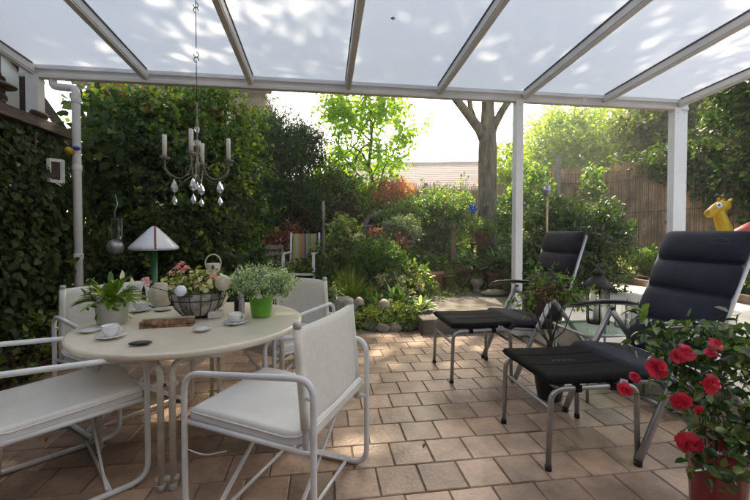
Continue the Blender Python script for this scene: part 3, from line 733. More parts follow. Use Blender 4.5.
# dark ivy-grown trees right of the double post
def Bx(x, y, z, r, ry=None, rz=None): return (x, y, z, r, ry or r, rz or r)
b0 = Vector((7.6, 5.6, .2))
tree('ivy_clad_tree', 'dark ivy-clad tree filling the upper right corner beyond the post', b0, (7.6, 5.6, 3.4), .16,
     [Bx(7.7, 5.9, 3.2, .7), Bx(7.7, 5.2, 3.2, .8), Bx(7.6, 4.4, 2.9, .8), Bx(7.7, 5.7, 4.1, .8), Bx(7.6, 4.6, 4.3, .9), Bx(7.6, 3.6, 3.6, .8), Bx(7.2, 5.0, 2.5, .4), Bx(7.2, 4.2, 2.5, .4)],
     17000, .10, 'ivy_right', 84, .65, 12, shell=.4)

# ================================================================== NEIGHBOURS' HOUSES
def gable_house(label, c, w, d, eave, ridge, rot, seed):
    t = empty('tiled_house', (c[0], c[1], 0), label, 'house', 'tiled houses beyond the garden')
    R = Matrix.Rotation(rot, 3, 'Z'); C = Vector((c[0], c[1], 0))
    def T(x, y, z): return C + R @ Vector((x, y, z))
    MB().box(C + Vector((0, 0, eave / 2)), (w, d, eave), R).build('wall', M['house_wall'], t)
    b = MB()
    for sx in (-1, 1):
        MB().add([T(sx * w / 2, -d / 2, eave), T(sx * w / 2, d / 2, eave), T(sx * w / 2, 0, ridge - .1)], [(0, 1, 2)]).build('gable', M['house_wall'], t, solid=.05)
    pass
    for sy in (-1, 1):
        b = MB(); nrow = 16; e = .4
        for r in range(nrow):
            t0 = r / nrow; t1 = (r + 1) / nrow
            def pt(x, tt, up=0): return T(x, sy * (d / 2 + e) * (1 - tt), eave - .3 + (ridge - eave + .3) * tt + up)
            b.add([pt(-w / 2 - e, t0, .03), pt(w / 2 + e, t0, .03), pt(w / 2 + e, t1, .01), pt(-w / 2 - e, t1, .01), pt(-w / 2 - e, t0, 0), pt(w / 2 + e, t0, 0)], [(0, 1, 2, 3), (4, 5, 1, 0)])
        b.build('roof_slope', M['roof_tile'], t)
    MB().bar(T(-w / 2 - .4, 0, ridge + .03), T(w / 2 + .4, 0, ridge + .03), .25, .14).build('ridge_cap', M['roof_tile'], t)
gable_house('left of two grey tiled house roofs low behind the bright slim tree', (6.4, 30.5), 11, 8, 3.8, 6.9, math.radians(-10), 1)
gable_house('right of two grey tiled house roofs, its gable end beside the trunk', (8.8, 24.5), 4.6, 7, 3.6, 5.9, math.radians(-14), 2)

# ================================================================== REED FENCES
def reed_fence(name, label, a, e, z0, z1, seed, step=.013):
    a = Vector(a); e = Vector(e); L = (e - a).length; d = (e - a) / L; n_ = Vector((-d.y, d.x, 0)); rg = random.Random(seed)
    t = empty(name, (a.x, a.y, z0), label, 'fence')
    b = MB(); k = int(L / step)
    for i in range(k):
        p = a + d * (i * step) + n_ * rg.uniform(-.012, .012); h = z1 + rg.uniform(-.09, .06); w = step * rg.uniform(.35, .62)
        ln = rg.uniform(-.015, .015)
        q = p + d * ln
        vs = [p + d * -w + Vector((0, 0, z0)), p + n_ * -w + Vector((0, 0, z0)), p + d * w + Vector((0, 0, z0)),
              q + d * -w + Vector((0, 0, h)), q + n_ * -w + Vector((0, 0, h)), q + d * w + Vector((0, 0, h))]
        b.add(vs, [(0, 1, 4, 3), (1, 2, 5, 4)])
    b.build('reed_canes', M['reed'], t)
    b = MB(); bb = [a + n_ * .03, e + n_ * .03]
    MB().add([bb[0] + Vector((0, 0, z0)), bb[1] + Vector((0, 0, z0)), bb[1] + Vector((0, 0, z1 - .12)), bb[0] + Vector((0, 0, z1 - .12))], [(0, 1, 2, 3)]).build('backing', M['reed_back'], t, solid=.02)
    for f in (.25, .55, .85):
        MB().tube([a - n_ * .03 + Vector((0, 0, z0 + (z1 - z0) * f)), e - n_ * .03 + Vector((0, 0, z0 + (z1 - z0) * f))], .006, 5).build('binding_wire', M['iron'], t)
    for q in range(int(L / 2) + 1):
        p = a + d * (q * 2.0 + .02); MB().box((p.x + n_.x * .07, p.y + n_.y * .07, (z0 + z1) / 2), (.07, .07, z1 - z0 + .06)).build('fence_post', M['wood_grey'], t)
reed_fence('reed_fence', 'reed cane fence running away along the right side of the garden', (7.05, 8.65, 0), (7.05, 2.0, 0), .28, 2.86, 1)
reed_fence('reed_fence', 'taller reed cane fence across the back right above the laurel', (4.75, 8.75, 0), (7.0, 8.75, 0), .28, 2.86, 2)
reed_fence('reed_fence', 'lower reddish reed fence behind the forked trunk', (-1.5, 8.95, 0), (4.7, 8.95, 0), .0, 2.42, 3)
t = empty('fence_climber', (7.0, 6.5, .3), 'dark climber hanging over the reed fence left of the double post', 'climbing plant')
foliage('foliage', LM['ivy_right'], t, [Bx(7.0, 6.9, 2.7, .2, .5, .25), Bx(7.0, 6.5, 2.5, .22, .3, .35), Bx(6.95, 6.1, 2.35, .25, .35, .5), Bx(6.9, 5.5, 2.2, .25, .4, .55), Bx(6.9, 4.9, 1.9, .25, .4, .7), Bx(6.9, 3.9, 2.2, .25, .7, .45), Bx(7.0, 7.5, 2.85, .15, .3, .12)], 6500, .075, 91, .7)
limbs('stems', M['bark_thin'], t, [(wander((6.95, 6.2, .3), (6.95, 6.9, 2.6), 6, .15, 1), .02), (wander((6.95, 5.2, .3), (6.9, 4.8, 2.3), 6, .15, 2), .02)], 6)
t = empty('fence_climber', (5.9, 8.6, .3), 'leafy climber draped on the fence corner behind the laurel', 'climbing plant')
foliage('foliage', LM['shrub'], t, [B(533, 190, 8.4, .38, .3, .4), B(516, 215, 8.3, .4, .3, .5), B(594, 182, 9.0, .18, .15, .3), B(592, 205, 9.0, .2, .2, .3)], 3000, .09, 92, .65)
limbs('stems', M['bark_thin'], t, [(wander((4.4, 8.3, .2), (4.6, 8.3, 2.3), 6, .15, 4), .02)], 6)
MBp = MB(); pq = W(557, 190, 8.35); MBp.box((pq.x, pq.y, 1.5), (.09, .09, 2.9)); 
tag(MBp.build('fence_post', M['stone_pale']), 'pale square post at the left end of the reed fence above the laurel', 'post')

# laurel and friends on the right bed
b0 = W(562, 290, 6.4); b0.z = .2
shrub('laurel_shrub', 'big rounded laurel shrub with glossy leaves behind the far recliner', 'shrub', b0,
      [B(562, 245, 6.4, .62, .5, .55), B(528, 250, 6.3, .34), B(598, 240, 6.4, .36, .4, .42), B(590, 275, 6.2, .42, .4, .35), B(540, 285, 6.1, .4, .4, .35), B(548, 216, 6.5, .36, .35, .22), B(600, 218, 6.5, .24, .24, .2)],
      13000, .095, 'laurel', 101, .36, stems=8, shell=.5, curl=.2)
b0 = W(643, 270, 7.3); b0.z = .32
shrub('box_ball', 'clipped bright green box ball beside the pale terrace', 'topiary', b0, [B(643, 262.5, 7.3, .25, .25, .25)], 9000, .03, 'box', 102, .6, stems=3, stem_r=.012, shell=.75, lump=.03, cluster=4, spread=.3, simple=True)
b0 = W(622, 268, 7.0); b0.z = .32
t = shrub('flowering_ground_shrub', 'low shrub with cream flowers left of the box ball', 'shrub', b0, [B(620, 270, 7.4, .25, .2, .13), B(668, 256, 7.6, .4, .3, .16), B(612, 275, 7.2, .2, .2, .12)], 2300, .05, 'rose', 103, .5, stems=3, stem_r=.01)
foliage('blossom', LM['blossom_cream'], t, [B(620, 268, 7.3, .28, .2, .13), B(626, 274, 7.1, .15, .12, .06)], 420, .05, 104, .8)
t = shrub('shade_plants', 'low dark leaves along the foot of the right fence', 'shrub', Vector((6.2, 5.0, .3)), [Bx(6.4, 6.6, .6, .4, .6, .24), Bx(6.4, 5.2, .6, .5, .8, .35), Bx(6.5, 4.0, .65, .5, .8, .35), Bx(6.2, 7.6, .65, .6, .5, .35), Bx(4.9, 8.2, .6, .7, .3, .4)], 7000, .075, 'ivy_right', 105, .6, stems=4)
# edging stones of the bed
rg = random.Random(8); y = 3.0
edge = empty('bed_edging', (5.72, 5, .28), 'row of brown edging bricks between pale terrace and planting bed', 'edging')
i = 0
eb = MB()
while y < 7.2:
    L = rg.uniform(.2, .28); eb.box((5.70 + rg.uniform(-.008, .008), y + L / 2, .33), (.12, L - .008, .12)); y += L
eb.build('bricks', M['brickedge'], edge, bevel=.008)

# garden torch on a stake
c = W(547, 190, 5.3); t = empty('garden_torch', (c.x, c.y, .28), 'bamboo garden torch with a metal lamp in front of the laurel', 'garden torch')
MB().tube([(c.x, c.y, .2), (c.x, c.y, c.z - .06)], .012, 8).build('stake', M['reed'], t)
MB().lathe([(.015, -.09), (.045, -.04), (.055, 0), (.04, .05), (.018, .06), (.02, .1), (.012, .12)], (c.x, c.y, c.z), 14).build('lamp', M['silver'], t)

# yellow toy animal by the right fence
t = empty('ride_on_toy', W(735, 260, 5.4), 'yellow plastic toy animal head with blue eye on a red body behind the near recliner', 'garden toy')
Zt = 5.3
def Q(px, py, dz=0): return W(px, py, Zt + dz)
t.location = (Q(735, 240).x, Q(735, 240).y, .3)
MB().tube([Q(727, 236), Q(723, 226), Q(719, 214), Q(719, 209)], [.10, .085, .07, .06], 14).build('neck', M['yellow_toy'], t)
hd = MB().tube([Q(729, 206), Q(727, 206), Q(721, 206), Q(715, 209), Q(710, 213), Q(707, 214), Q(706, 214)], [.02, .06, .085, .072, .062, .055, .03], 14).build('head', M['yellow_toy'], t)
for (a, e) in (((718, 201), (717, 196)), ((722, 201), (723, 197))):
    MB().tube([Q(*a), Q(*e)], .018, 8).build('horn', M['yellow_toy'], hd); MB().blob(Q(*e), (.03, .03, .03), 10, 0, 1).build('horn_tip', M['iron'], hd)
MB().tube([Q(727, 203), Q(731, 199)], [.03, .015], 8).build('ear', M['yellow_toy'], hd)
MB().blob(Q(719, 205, -.10), (.035, .03, .04), 12, 0, 1).build('eye', M['eye_white'], hd); MB().blob(Q(718.6, 205, -.13), (.017, .014, .02), 10, 0, 1).build('pupil', M['blue'], hd)
MB().blob(Q(707, 212, -.03), (.012, .012, .01), 8, 0, 1).build('nostril', M['iron'], hd)
MB().tube([Q(726, 240), Q(740, 234), Q(752, 230), Q(775, 226), Q(795, 232)], [.06, .09, .12, .14, .10], 14).build('body', M['red_toy'], t)
for px, dz in ((735, -.1), (735, .15), (788, -.1), (788, .15)):
    a = Q(px, 236, dz); MB().tube([a, (a.x, a.y, .3)], [.05, .035], 10).build('leg', M['yellow_toy'], t)
# ================================================================== MIDDLE GARDEN
def pot_mesh(name, c, r, h, m, parent, rim=.014, taper=.72, n=24, saucer=False):
    o = MB().lathe([(r * taper, 0), (r * (taper + .02), .004), (r * .97, h * .82), (r * 1.06, h * .83), (r * 1.08, h * .86), (r * 1.08, h * .98), (r * 1.05, h), (r * .93, h), (r * .90, h * .9), (r * .001, h * .88)], c, n).build(name, m, parent)
    if saucer: MB().lathe([(r * .8, 0), (r * 1.0, .02), (r * .96, .022), (r * .7, .008)], c, n).build('saucer', m, parent)
    return o
def potted(name, label, c, r, h, pm, group=None, cat='potted plant', **k):
    t = empty(name, c, label, cat, group); pot_mesh('pot', c, r, h, pm, t, **k); return t
def at(px, py, z): return G(px, py, z)
ZP = .18
PG = 'potted plants at the back of the stone step'
# along the back of the step
c = at(432, 290, ZP); t = potted('potted_plant', 'wide terracotta pot, leftmost on the stone step, trailing green shoots', c, .205, .36, M['terracotta'], PG, taper=.86)
foliage('foliage', LM['shrub'], t, [(c.x, c.y + .05, c.z + .46, .26, .18, .10), (c.x - .2, c.y + .1, c.z + .5, .2, .2, .16)], 1700, .06, 201, .5)
c = at(449, 290, ZP); t = potted('potted_plant', 'small brown pot hidden in fine yellow green grass on the stone step', c, .15, .30, M['terracotta_dark'], PG)
blades('foliage', LM['grass'], t, (c.x, c.y, c.z + .2), 190, .34, .42, .007, 202, .95)
foliage('trailing_leaves', LM['ground'], t, [(c.x + .12, c.y - .1, c.z + .12, .2, .1, .14)], 500, .035, 203, .6)
c = at(466, 288.5, ZP); t = potted('potted_plant', 'dark terracotta pot with broad leaves left of the small mossy pot', c, .19, .40, M['terracotta_dark'], PG)
broadleaf('foliage', LM['hosta'], t, (c.x, c.y, c.z + .36), 80, .46, .44, .046, 204, .0, 1.0)
c = at(477, 292, ZP); t = empty('stone_urn', c, 'small mossy stone urn between two terracotta pots on the step', 'urn')
MB().lathe([(.07, 0), (.08, .02), (.05, .06), (.06, .09), (.11, .15), (.12, .2), (.10, .23), (.085, .24), (.001, .22)], c, 18, wob=.02).build('urn', M['stone_pale'], t)
foliage('moss', LM['ground'], t, [(c.x, c.y, c.z + .25, .1, .1, .05)], 260, .03, 205)
c = at(500, 289, ZP); t = potted('potted_plant', 'broad terracotta pot with long arching variegated leaves beside the slender post', c, .23, .32, M['terracotta'], PG, taper=.8)
broadleaf('foliage', LM['hosta'], t, (c.x, c.y, c.z + .28), 190, .62, .58, .042, 206, .0, 1.05)
c = at(488, 285, ZP); t = potted('potted_plant', 'middle pot overflowing with pale-edged hosta leaves under the raised pot', c, .17, .3, M['terracotta_dark'], PG)
broadleaf('foliage', LM['hosta'], t, (c.x, c.y, c.z + .3), 170, .60, .55, .044, 216, .1, 1.1)
c = at(491, 296, ZP); tag(MB().blob(c + Vector((.05, 0, .05)), (.24, .12, .055), 14, .08, 4).build('trough', M['stone_pale']), 'low pale oval stone trough lying in front of the broad pot', 'trough')
c = at(497, 294, ZP) + Vector((.1, 0, .0))
# raised pot on a stand by the trunk
c = W(482, 243, 7.3); t = empty('plant_stand', (c.x, c.y, .1), 'dark wooden plant stand at the foot of the forked trunk', 'plant stand')
MB().box((c.x, c.y, c.z - .02), (.36, .36, .04)).build('top', M['wood_dark'], t)
for sx in (-1, 1):
    for sy in (-1, 1): MB().box((c.x + sx * .14, c.y + sy * .14, (c.z + .1) / 2), (.04, .04, c.z - .14)).build('leg', M['wood_dark'], t)
t = potted('potted_plant', 'terracotta pot raised on a stand against the trunk with a pale spiky plant', c, .145, .22, M['terracotta_dark'])
blades('foliage', LM['greygreen'], t, (c.x, c.y, c.z + .2), 150, .28, .3, .012, 207, .9)
foliage('leaves', LM['ground'], t, [(c.x, c.y, c.z + .3, .22, .2, .12)], 800, .05, 208, .4)
# tree foot shrubs
shrub('trunk_foot_shrub', 'green shrub at the foot of the forked trunk behind the hosta pots', 'shrub', W(470, 290, 7.7), [B(460, 265, 8.2, .35), B(505, 250, 8.1, .4, .4, .5), B(502, 225, 8.1, .3, .3, .35), B(478, 265, 8.2, .4, .3, .3)], 4200, .085, 'shrub', 209, .55)
# pinkish timber post + blue ball + vine
c = W(453, 285, 7.4); t = tag(MB().box((c.x, c.y, .75), (.085, .085, 1.35)).build('timber_post', M['wood_post'], bevel=.006), 'short pinkish timber post behind the terracotta pots', 'post')
c = W(472, 209, 7.5); t = empty('blue_ornament', (c.x, c.y, .1), 'blue glazed flower ornament on a thin rod left of the forked trunk', 'ornament')
MB().tube([(c.x, c.y, .1), c], .007, 6).build('rod', M['iron'], t)
b = MB(); b.blob(c, (.05, .05, .05), 12, 0, 1)
b.build('ball', M['blue'], t)
for k in range(6):
    a = k * PI / 3; MB().blob(c + Vector((math.cos(a) * .07, -.02, math.sin(a) * .07)), (.038, .02, .038), 8, 0, 1).build('petal', M['blue'], t)

b0 = W(430, 285, 7.6); b0.z = .1
t = shrub('rambling_rose', 'large airy rambling rose with yellowing leaves right of the red maple', 'shrub', b0,
      [B(415, 212, 7.8, .42, .4, .36), B(440, 205, 7.9, .40, .4, .3), B(455, 215, 7.7, .35, .4, .55), B(430, 235, 7.9, .42, .35, .4), B(400, 220, 7.8, .35), B(448, 245, 7.9, .3, .3, .3), B(462, 200, 8, .22, .3, .25)],
      9500, .055, 'shrub', 211, .5, stems=16, stem_r=.014, shell=.2, lump=.65, stem_mat=M['wood_post'])
foliage('yellow_leaves', LM['rose'], t, [B(448, 215, 7.7, .35, .3, .5), B(425, 240, 7.7, .35, .3, .4), B(458, 240, 7.7, .25, .3, .4)], 2200, .05, 2112, .5, lump=.6)
b0 = W(415, 280, 7.9); b0.z = .1
shrub('green_shrub', 'fresh green shrub behind the grey-green ball bush', 'shrub', b0, [B(412, 220, 8.1, .5, .4, .4), B(432, 215, 8.2, .45, .4, .35), B(425, 258, 8.1, .35, .25, .25), B(404, 262, 7.9, .28)], 6500, .075, 'shrub', 212, .5)
# grey green standard ball
c = W(402, 232, 6.9); b0 = Vector((c.x, c.y, .1))
t = empty('ball_standard', b0, 'round grey-green standard bush on a thin stem over salmon flowers', 'shrub')
foliage('foliage', LM['greygreen'], t, [(c.x, c.y, c.z, .32, .3, .22)], 3400, .055, 213, .4, shell=.4, lump=.15)
limbs('stem', M['bark_thin'], t, [(wander(b0, c, 5, .04, 1), [.022] * 6)], 8)
# salmon blossom bush
b0 = W(385, 270, 6.8); b0.z = .1
t = shrub('salmon_azalea', 'low bush with two puffs of salmon blossom behind the dark green dome', 'shrub', b0, [B(375, 242, 6.8, .22, .2, .2), B(398, 246, 6.8, .22, .2, .18)], 1300, .05, 'shrub', 214, .5, stems=4, stem_r=.01)
foliage('blossom', LM['blossom_salmon'], t, [B(375, 236, 6.75, .15, .12, .09), B(399, 240, 6.7, .16, .12, .08)], 520, .05, 215, .8)
# dark green dome
b0 = W(376, 285, 6.1); b0.z = .1
shrub('dome_shrub', 'dense dark green dome-shaped bush in the centre of the garden', 'shrub', b0, [B(376, 255, 6.1, .40, .36, .24), B(362, 262, 6.0, .24, .24, .2), B(394, 262, 6.1, .22, .24, .2)], 8500, .045, 'shrub', 217, .35, shell=.6, lump=.12, simple=True, stem_r=.012)
# ornamental grass
c = W(350, 303, 5.7); c.z = .06; t = empty('ornamental_grass', c, 'tall green ornamental grass clump left of the dark dome bush', 'grass clump')
blades('blades', LM['grass'], t, c, 800, .80, .6, .009, 218, .95, rad=.14)
c = W(372, 305, 5.5); c.z = .06; t = empty('ornamental_grass', c, 'shorter upright grass clump just right of the tall grass', 'grass clump')
blades('blades', LM['grass'], t, c, 240, .52, .4, .009, 219, .9, rad=.1)
c = W(400, 292, 6.2); c.z = .1; t = empty('iris_clump', c, 'small bright yellow green iris fan behind the hostas', 'plant')
blades('blades', LM['ground'], t, c, 46, .55, .16, .02, 220, .5, rad=.05)
# hostas around rock garden
hl = [('hosta_with_pale_edges', 'large pale-edged hosta right of the grass, in front of the dome bush', (398, 318, 5.35), 60, .46, .5, .07), ('hosta', 'green hosta at the right end of the rock garden by the step', (420, 322, 5.1), 36, .34, .36, .06),
      ('hosta', 'smaller hosta left of the pale-edged hosta', (378, 318, 5.3), 34, .34, .36, .055), ('hosta', 'bluish hosta behind the far white chair', (315, 330, 5.3), 40, .36, .4, .06), ('hosta', 'low hosta left of the small red pot', (302, 328, 5.6), 30, .3, .36, .05)]
for k, (nm, lab, p, n, L, sp, w) in enumerate(hl):
    c = W(*p); c.z = .12; t = empty('hosta', c, lab, 'hosta', 'hostas in the garden bed'); broadleaf('leaves', LM['hosta'], t, c, int(n * 1.9), L * .78, sp * .85, w * .42, 221 + k, .03, 1.15)
b0 = W(408, 300, 5.7); b0.z = .1
t = shrub('hydrangea', 'low bush with cream flower heads behind the hostas', 'shrub', b0, [B(388, 285, 5.9, .22, .2, .16), B(412, 280, 6.0, .25, .2, .16)], 1500, .07, 'rose', 231, .6, stems=4, stem_r=.01)
foliage('blossom', LM['blossom_cream'], t, [B(400, 281, 5.75, .08, .08, .06), B(385, 279, 5.75, .07, .07, .05), B(418, 286, 5.7, .07, .07, .05), B(407, 290, 5.5, .06, .06, .04)], 420, .035, 232, .9)
# variegated rose bush with pole
b0 = W(335, 290, 6.3); b0.z = .08
t = shrub('variegated_bush', 'light yellow-green bush around the wooden pole', 'shrub', b0, [B(345, 240, 6.4, .28, .25, .32), B(335, 262, 6.3, .35, .3, .3), B(318, 275, 6.2, .35, .3, .2), B(352, 262, 6.3, .25, .25, .3), B(300, 280, 6.2, .3, .3, .16)], 6500, .065, 'rose', 233, .55, stems=8, stem_r=.012)
foliage('blossom', LM['blossom_cream'], t, [B(348, 244, 6.25, .2, .2, .28)], 220, .05, 234, .8)
c = W(325, 300, 6.0); tp = W(323.5, 201, 6.0); t = empty('garden_pole', (c.x, c.y, 0), 'slim weathered wooden pole with a pale top, right of the striped chair', 'pole')
MB().tube([(c.x, c.y, 0), (tp.x, tp.y, tp.z - .42)], .024, 10).build('pole', M['wood_grey'], t)
MB().tube([(tp.x + .003, tp.y, tp.z - .42), tp], .023, 10).build('pole_top', M['stone_pale'], t)
# twisted driftwood
c = W(366, 262, 6.7); t = empty('driftwood', (c.x, c.y, .1), 'twisted grey driftwood branch standing behind the dome bush', 'driftwood')
limbs('branch', M['wood_grey'], t, [([(c.x, c.y, .1), W(365, 262, 6.7), W(366, 240, 6.7), W(364, 225, 6.7), W(369, 217, 6.7), W(378, 214, 6.7), W(384, 209, 6.7)], [.06, .055, .05, .05, .045, .035, .012]), ([W(366, 226, 6.7), W(372, 228, 6.7), W(377, 224, 6.6)], [.04, .028, .01])], 10)
c = W(388, 226, 7.0); tag(MB().blob(c, (.12, .07, .09), 12, .2, 9).build('pale_ornament', M['stone_pale']), 'pale stone ornament between driftwood and grey-green bush', 'ornament')
t = bpy.data.objects['pale_ornament']
# big back shrubs
b0 = W(335, 260, 8.0); b0.z = .1
shrub('backdrop_shrub', 'dark shrub mass with sunlit yellow-green top behind the pole', 'shrub', b0, [B(335, 200, 8.2, .7, .5, .5), B(310, 215, 8.0, .5, .5, .5), B(355, 222, 8.1, .5, .5, .5), B(330, 185, 8.4, .5, .5, .3), B(375, 225, 8.3, .4, .4, .4), B(300, 240, 7.8, .4), B(345, 245, 8.0, .5, .4, .3)],
      13000, .09, 'vine', 241, .5, stems=9, shell=.4)
shrub('purple_shrub', 'dark purple-leaved shrub in the shade behind the pole', 'shrub', W(350, 262, 7.6), [B(352, 215, 7.8, .35, .3, .35), B(300, 215, 7.6, .3, .3, .3), B(352, 245, 7.7, .4, .3, .3), B(280, 228, 7.3, .3), B(320, 240, 7.6, .35, .3, .3), B(330, 190, 8.0, .25)], 5500, .075, 'purple', 242, .4)
t = shrub('red_maple', 'red-leaved maple glowing in the sun in front of the house roofs', 'shrub', W(392, 262, 8.6), [B(390, 195, 8.7, .38, .3, .3), B(402, 190, 8.8, .22, .25, .15), B(378, 205, 8.6, .25, .2, .2)], 2600, .075, 'red_maple', 243, .35, stems=7, stem_r=.018)
t = shrub('red_maple', 'low orange-red maple behind the pink wooden chair', 'shrub', W(272, 262, 7.0), [B(268, 235, 7.0, .22, .2, .1), B(285, 230, 7.1, .22, .2, .1), B(298, 234, 7.2, .12, .1, .08), B(278, 242, 7.0, .25, .2, .1)], 1500, .06, 'red_maple', 244, .35, stems=7, stem_r=.014)
shrub('side_shrub', 'green shrub low between climber thicket and pink wooden chair', 'shrub', W(250, 285, 6.2), [B(248, 262, 6.4, .3, .3, .3), B(240, 285, 6.0, .3), B(268, 275, 6.3, .3, .3, .16), B(285, 285, 6.1, .3, .3, .14)], 3800, .07, 'shrub', 245, .5)
b0 = W(230, 320, 4.95); b0.z = .05
shrub('side_shrub', 'dark low foliage behind the two far white chairs', 'shrub', b0, [B(170, 315, 4.9, .35, .3, .25), B(215, 312, 4.95, .35, .3, .3), B(250, 305, 5.1, .3, .3, .25), B(120, 320, 4.75, .35, .3, .25), B(85, 330, 4.55, .25, .2, .2), B(285, 308, 5.4, .3, .3, .15)], 7500, .075, 'ivy_right', 246, .6)
blades('grey_spikes', LM['greygreen'], None, W(352, 275, 6.2), 26, .5, .5, .012, 247, .8)
tag(bpy.data.objects['grey_spikes'], 'spray of thin grey spiky leaves above the tall grass', 'plant')
# ground cover mass between
c = W(340, 300, 5.6)
foliage('ground_cover', LM['ground'], None, [(x, y, .1, .32, .3, .1) for x, y in [(-1.9 + .45 * i, 5.15 + .2 * math.sin(i)) for i in range(6)]] + [(x, 6.3 + .3 * math.sin(x * 3), .1, .5, .45, .14) for x in [-2 + .6 * i for i in range(9)]], 9000, .05, 248, .6, kind='stuff')

# rock garden island
for i, (px, py, Z, r, m) in enumerate([(370, 334, 4.78, .085, 'stone'), (384, 333, 4.72, .075, 'stone_pale'), (396, 333, 4.72, .08, 'stone_pale'), (408, 333, 4.72, .06, 'stone'), (419, 326, 4.85, .07, 'stone_pale'), (424, 316, 5.1, .1, 'stone_pale'), (412, 308, 5.25, .12, 'stone'), (357, 330, 4.9, .07, 'stone'), (427, 329, 4.75, .05, 'stone_pale')]):
    c = G(px, py, 0.02); c = W(px, py, Z); c.z = r * .5
    tag(MB().blob(c, (r * 1.15, r, r * .95), 14, .16, i).build('edging_stone', M[m]),
        ['dark edging stone at the left corner of the rock garden', 'pale round stone, second along the front of the rock garden', 'pale round stone, third along the front of the rock garden', 'small dark stone at the front right of the rock garden', 'flat pale stone at the right corner of the rock garden', 'pale rock beside the step under the green hosta', 'larger grey rock set among the hostas', 'dark stone left behind the rock garden corner', 'smallest pale pebble on the paving by the step'][i], 'stone', 'stones around the rock garden')
c = W(343, 310, 5.1); tag(MB().blob((c.x, c.y, .17), (.24, .18, .2), 20, .1, 5).build('boulder', M['stone']), 'large smooth grey boulder between white chair and rock garden', 'boulder')
foliage('rock_garden_cover', LM['ground'], None, [B(380, 319, 4.88, .2, .18, .12), B(398, 317, 4.88, .24, .18, .13), B(411, 321, 4.85, .15, .16, .10), B(370, 318, 4.95, .14, .16, .11), B(390, 310, 5.1, .27, .2, .12), B(355, 322, 5.0, .15, .15, .07)], 10000, .030, 249, .6, kind='stuff', cluster=5)
foliage('rock_garden_blossom', LM['blossom_pink'], None, [B(372, 318, 4.9, .1, .1, .07), B(351, 302, 5.3, .1, .1, .05)], 130, .03, 250, .8, kind='stuff')
def mushroom(c, r, h, label):
    t = empty('mushroom_ornament', c, label, 'ornament', 'mushroom ornaments in the rock garden')
    MB().lathe([(r * .5, 0), (r * .38, h * .5), (r * .3, h * .75)], c, 12).build('stem', M['stone_pale'], t)
    MB().lathe([(r * .3, h * .72), (r * .98, h * .66), (r, h * .74), (r * .82, h * .93), (r * .4, h * 1.06), (.001, h * 1.1)], c, 16).build('cap', M['mushroom_cap'], t)
for px, py, Z, r, h, lab in ((359, 316, 5.1, .075, .2, 'tallest mushroom ornament beside the boulder'), (384, 318, 4.95, .085, .2, 'broad-capped mushroom ornament in the middle of the rock garden'), (393, 320, 4.9, .05, .13, 'smallest mushroom ornament, right of the broad-capped one')):
    c = W(px, py, Z); c.z = .08; mushroom(c, r, h + .06, lab)
c = W(332, 318, 5.2); c.z = .06; t = potted('potted_plant', 'small red-brown pot standing behind the far white chair left of the boulder', c, .085, .24, M['terracotta'])
foliage('foliage', LM['greygreen'], t, [(c.x, c.y, c.z + .3, .13, .12, .08)], 300, .06, 251, .5)

# striped chair and pink bench-chair in the back
def P3(px, py, Z): return W(px, py, Z)
Zs = 6.3
t = empty('striped_chair', G(305, 300, .1), 'garden chair with striped canvas back in orange, pink and teal', 'chair')
cx = W(304, 250, Zs); t.location = (cx.x, cx.y, .1); cx.z = 0
R = Matrix.Rotation(-.15, 3, 'Z')
def sc(x, y, z): return Vector((cx.x, cx.y, 0)) + R @ Vector((x, y, z))
b = MB(); b.add([sc(-.22, .06, .58), sc(.20, .06, .58), sc(.19, .15, 1.22), sc(-.21, .15, 1.22)], [(0, 1, 2, 3)]); b.build('canvas_back', M['stripes'], t, solid=.015)
b = MB(); b.add([sc(-.22, -.42, .60), sc(.20, -.42, .60), sc(.20, .05, .55), sc(-.22, .05, .55)], [(0, 1, 2, 3)]); b.build('canvas_seat', M['stripes'], t, solid=.015)
for s in (-.25, .23):
    MB().tube([sc(s, .1, .1), sc(s, .07, .55), sc(s, .16, 1.24)], .017, 8).build('leg', M['white_paint'], t)
    MB().bar(sc(s, -.40, .1), sc(s, -.40, .90), .045, .045).build('leg', M['white_paint'], t)
    MB().bar(sc(s, -.44, .91), sc(s, .10, .91), .05, .025).build('armrest', M['white_paint'], t)
MB().bar(sc(-.25, -.44, .585), sc(.23, -.44, .585), .03, .03).build('crossbar', M['white_paint'], t)
c = W(318, 241, 6.5); tg = MB(); tg.blob(c, (.12, .05, .07), 12, .25, 3)
tag(tg.build('teal_cushion', M['teal']), 'small teal cushion lying against the right side of the striped chair', 'cushion')
t = empty('wooden_chair', W(275, 290, 6.6), 'pinkish wooden garden chair left of the striped chair', 'chair')
cx = W(275, 250, 6.5); t.location = (cx.x, cx.y, .1); R = Matrix.Rotation(.5, 3, 'Z')
b = MB()
for k in range(4): b.bar(sc(-.24, -.25 + k * .13, .72), sc(.24, -.25 + k * .13, .72), .11, .025)
b.build('seat', M['stripes_wood'], t)
for sx in (-.22, .22):
    for sy in (-.25, .2): MB().bar(sc(sx, sy, .1), sc(sx, sy, .71 if sy < 0 else 1.0), .04, .04).build('leg', M['greywood'] if 'greywood' in M else M['stone_pale'], t)
MB().bar(sc(-.24, .2, .98), sc(.24, .2, .98), .02, .07).build('backrest', M['stone_pale'], t)
MB().bar(sc(-.24, .2, .86), sc(.24, .2, .86), .02, .05).build('backrest', M['stone_pale'], t)

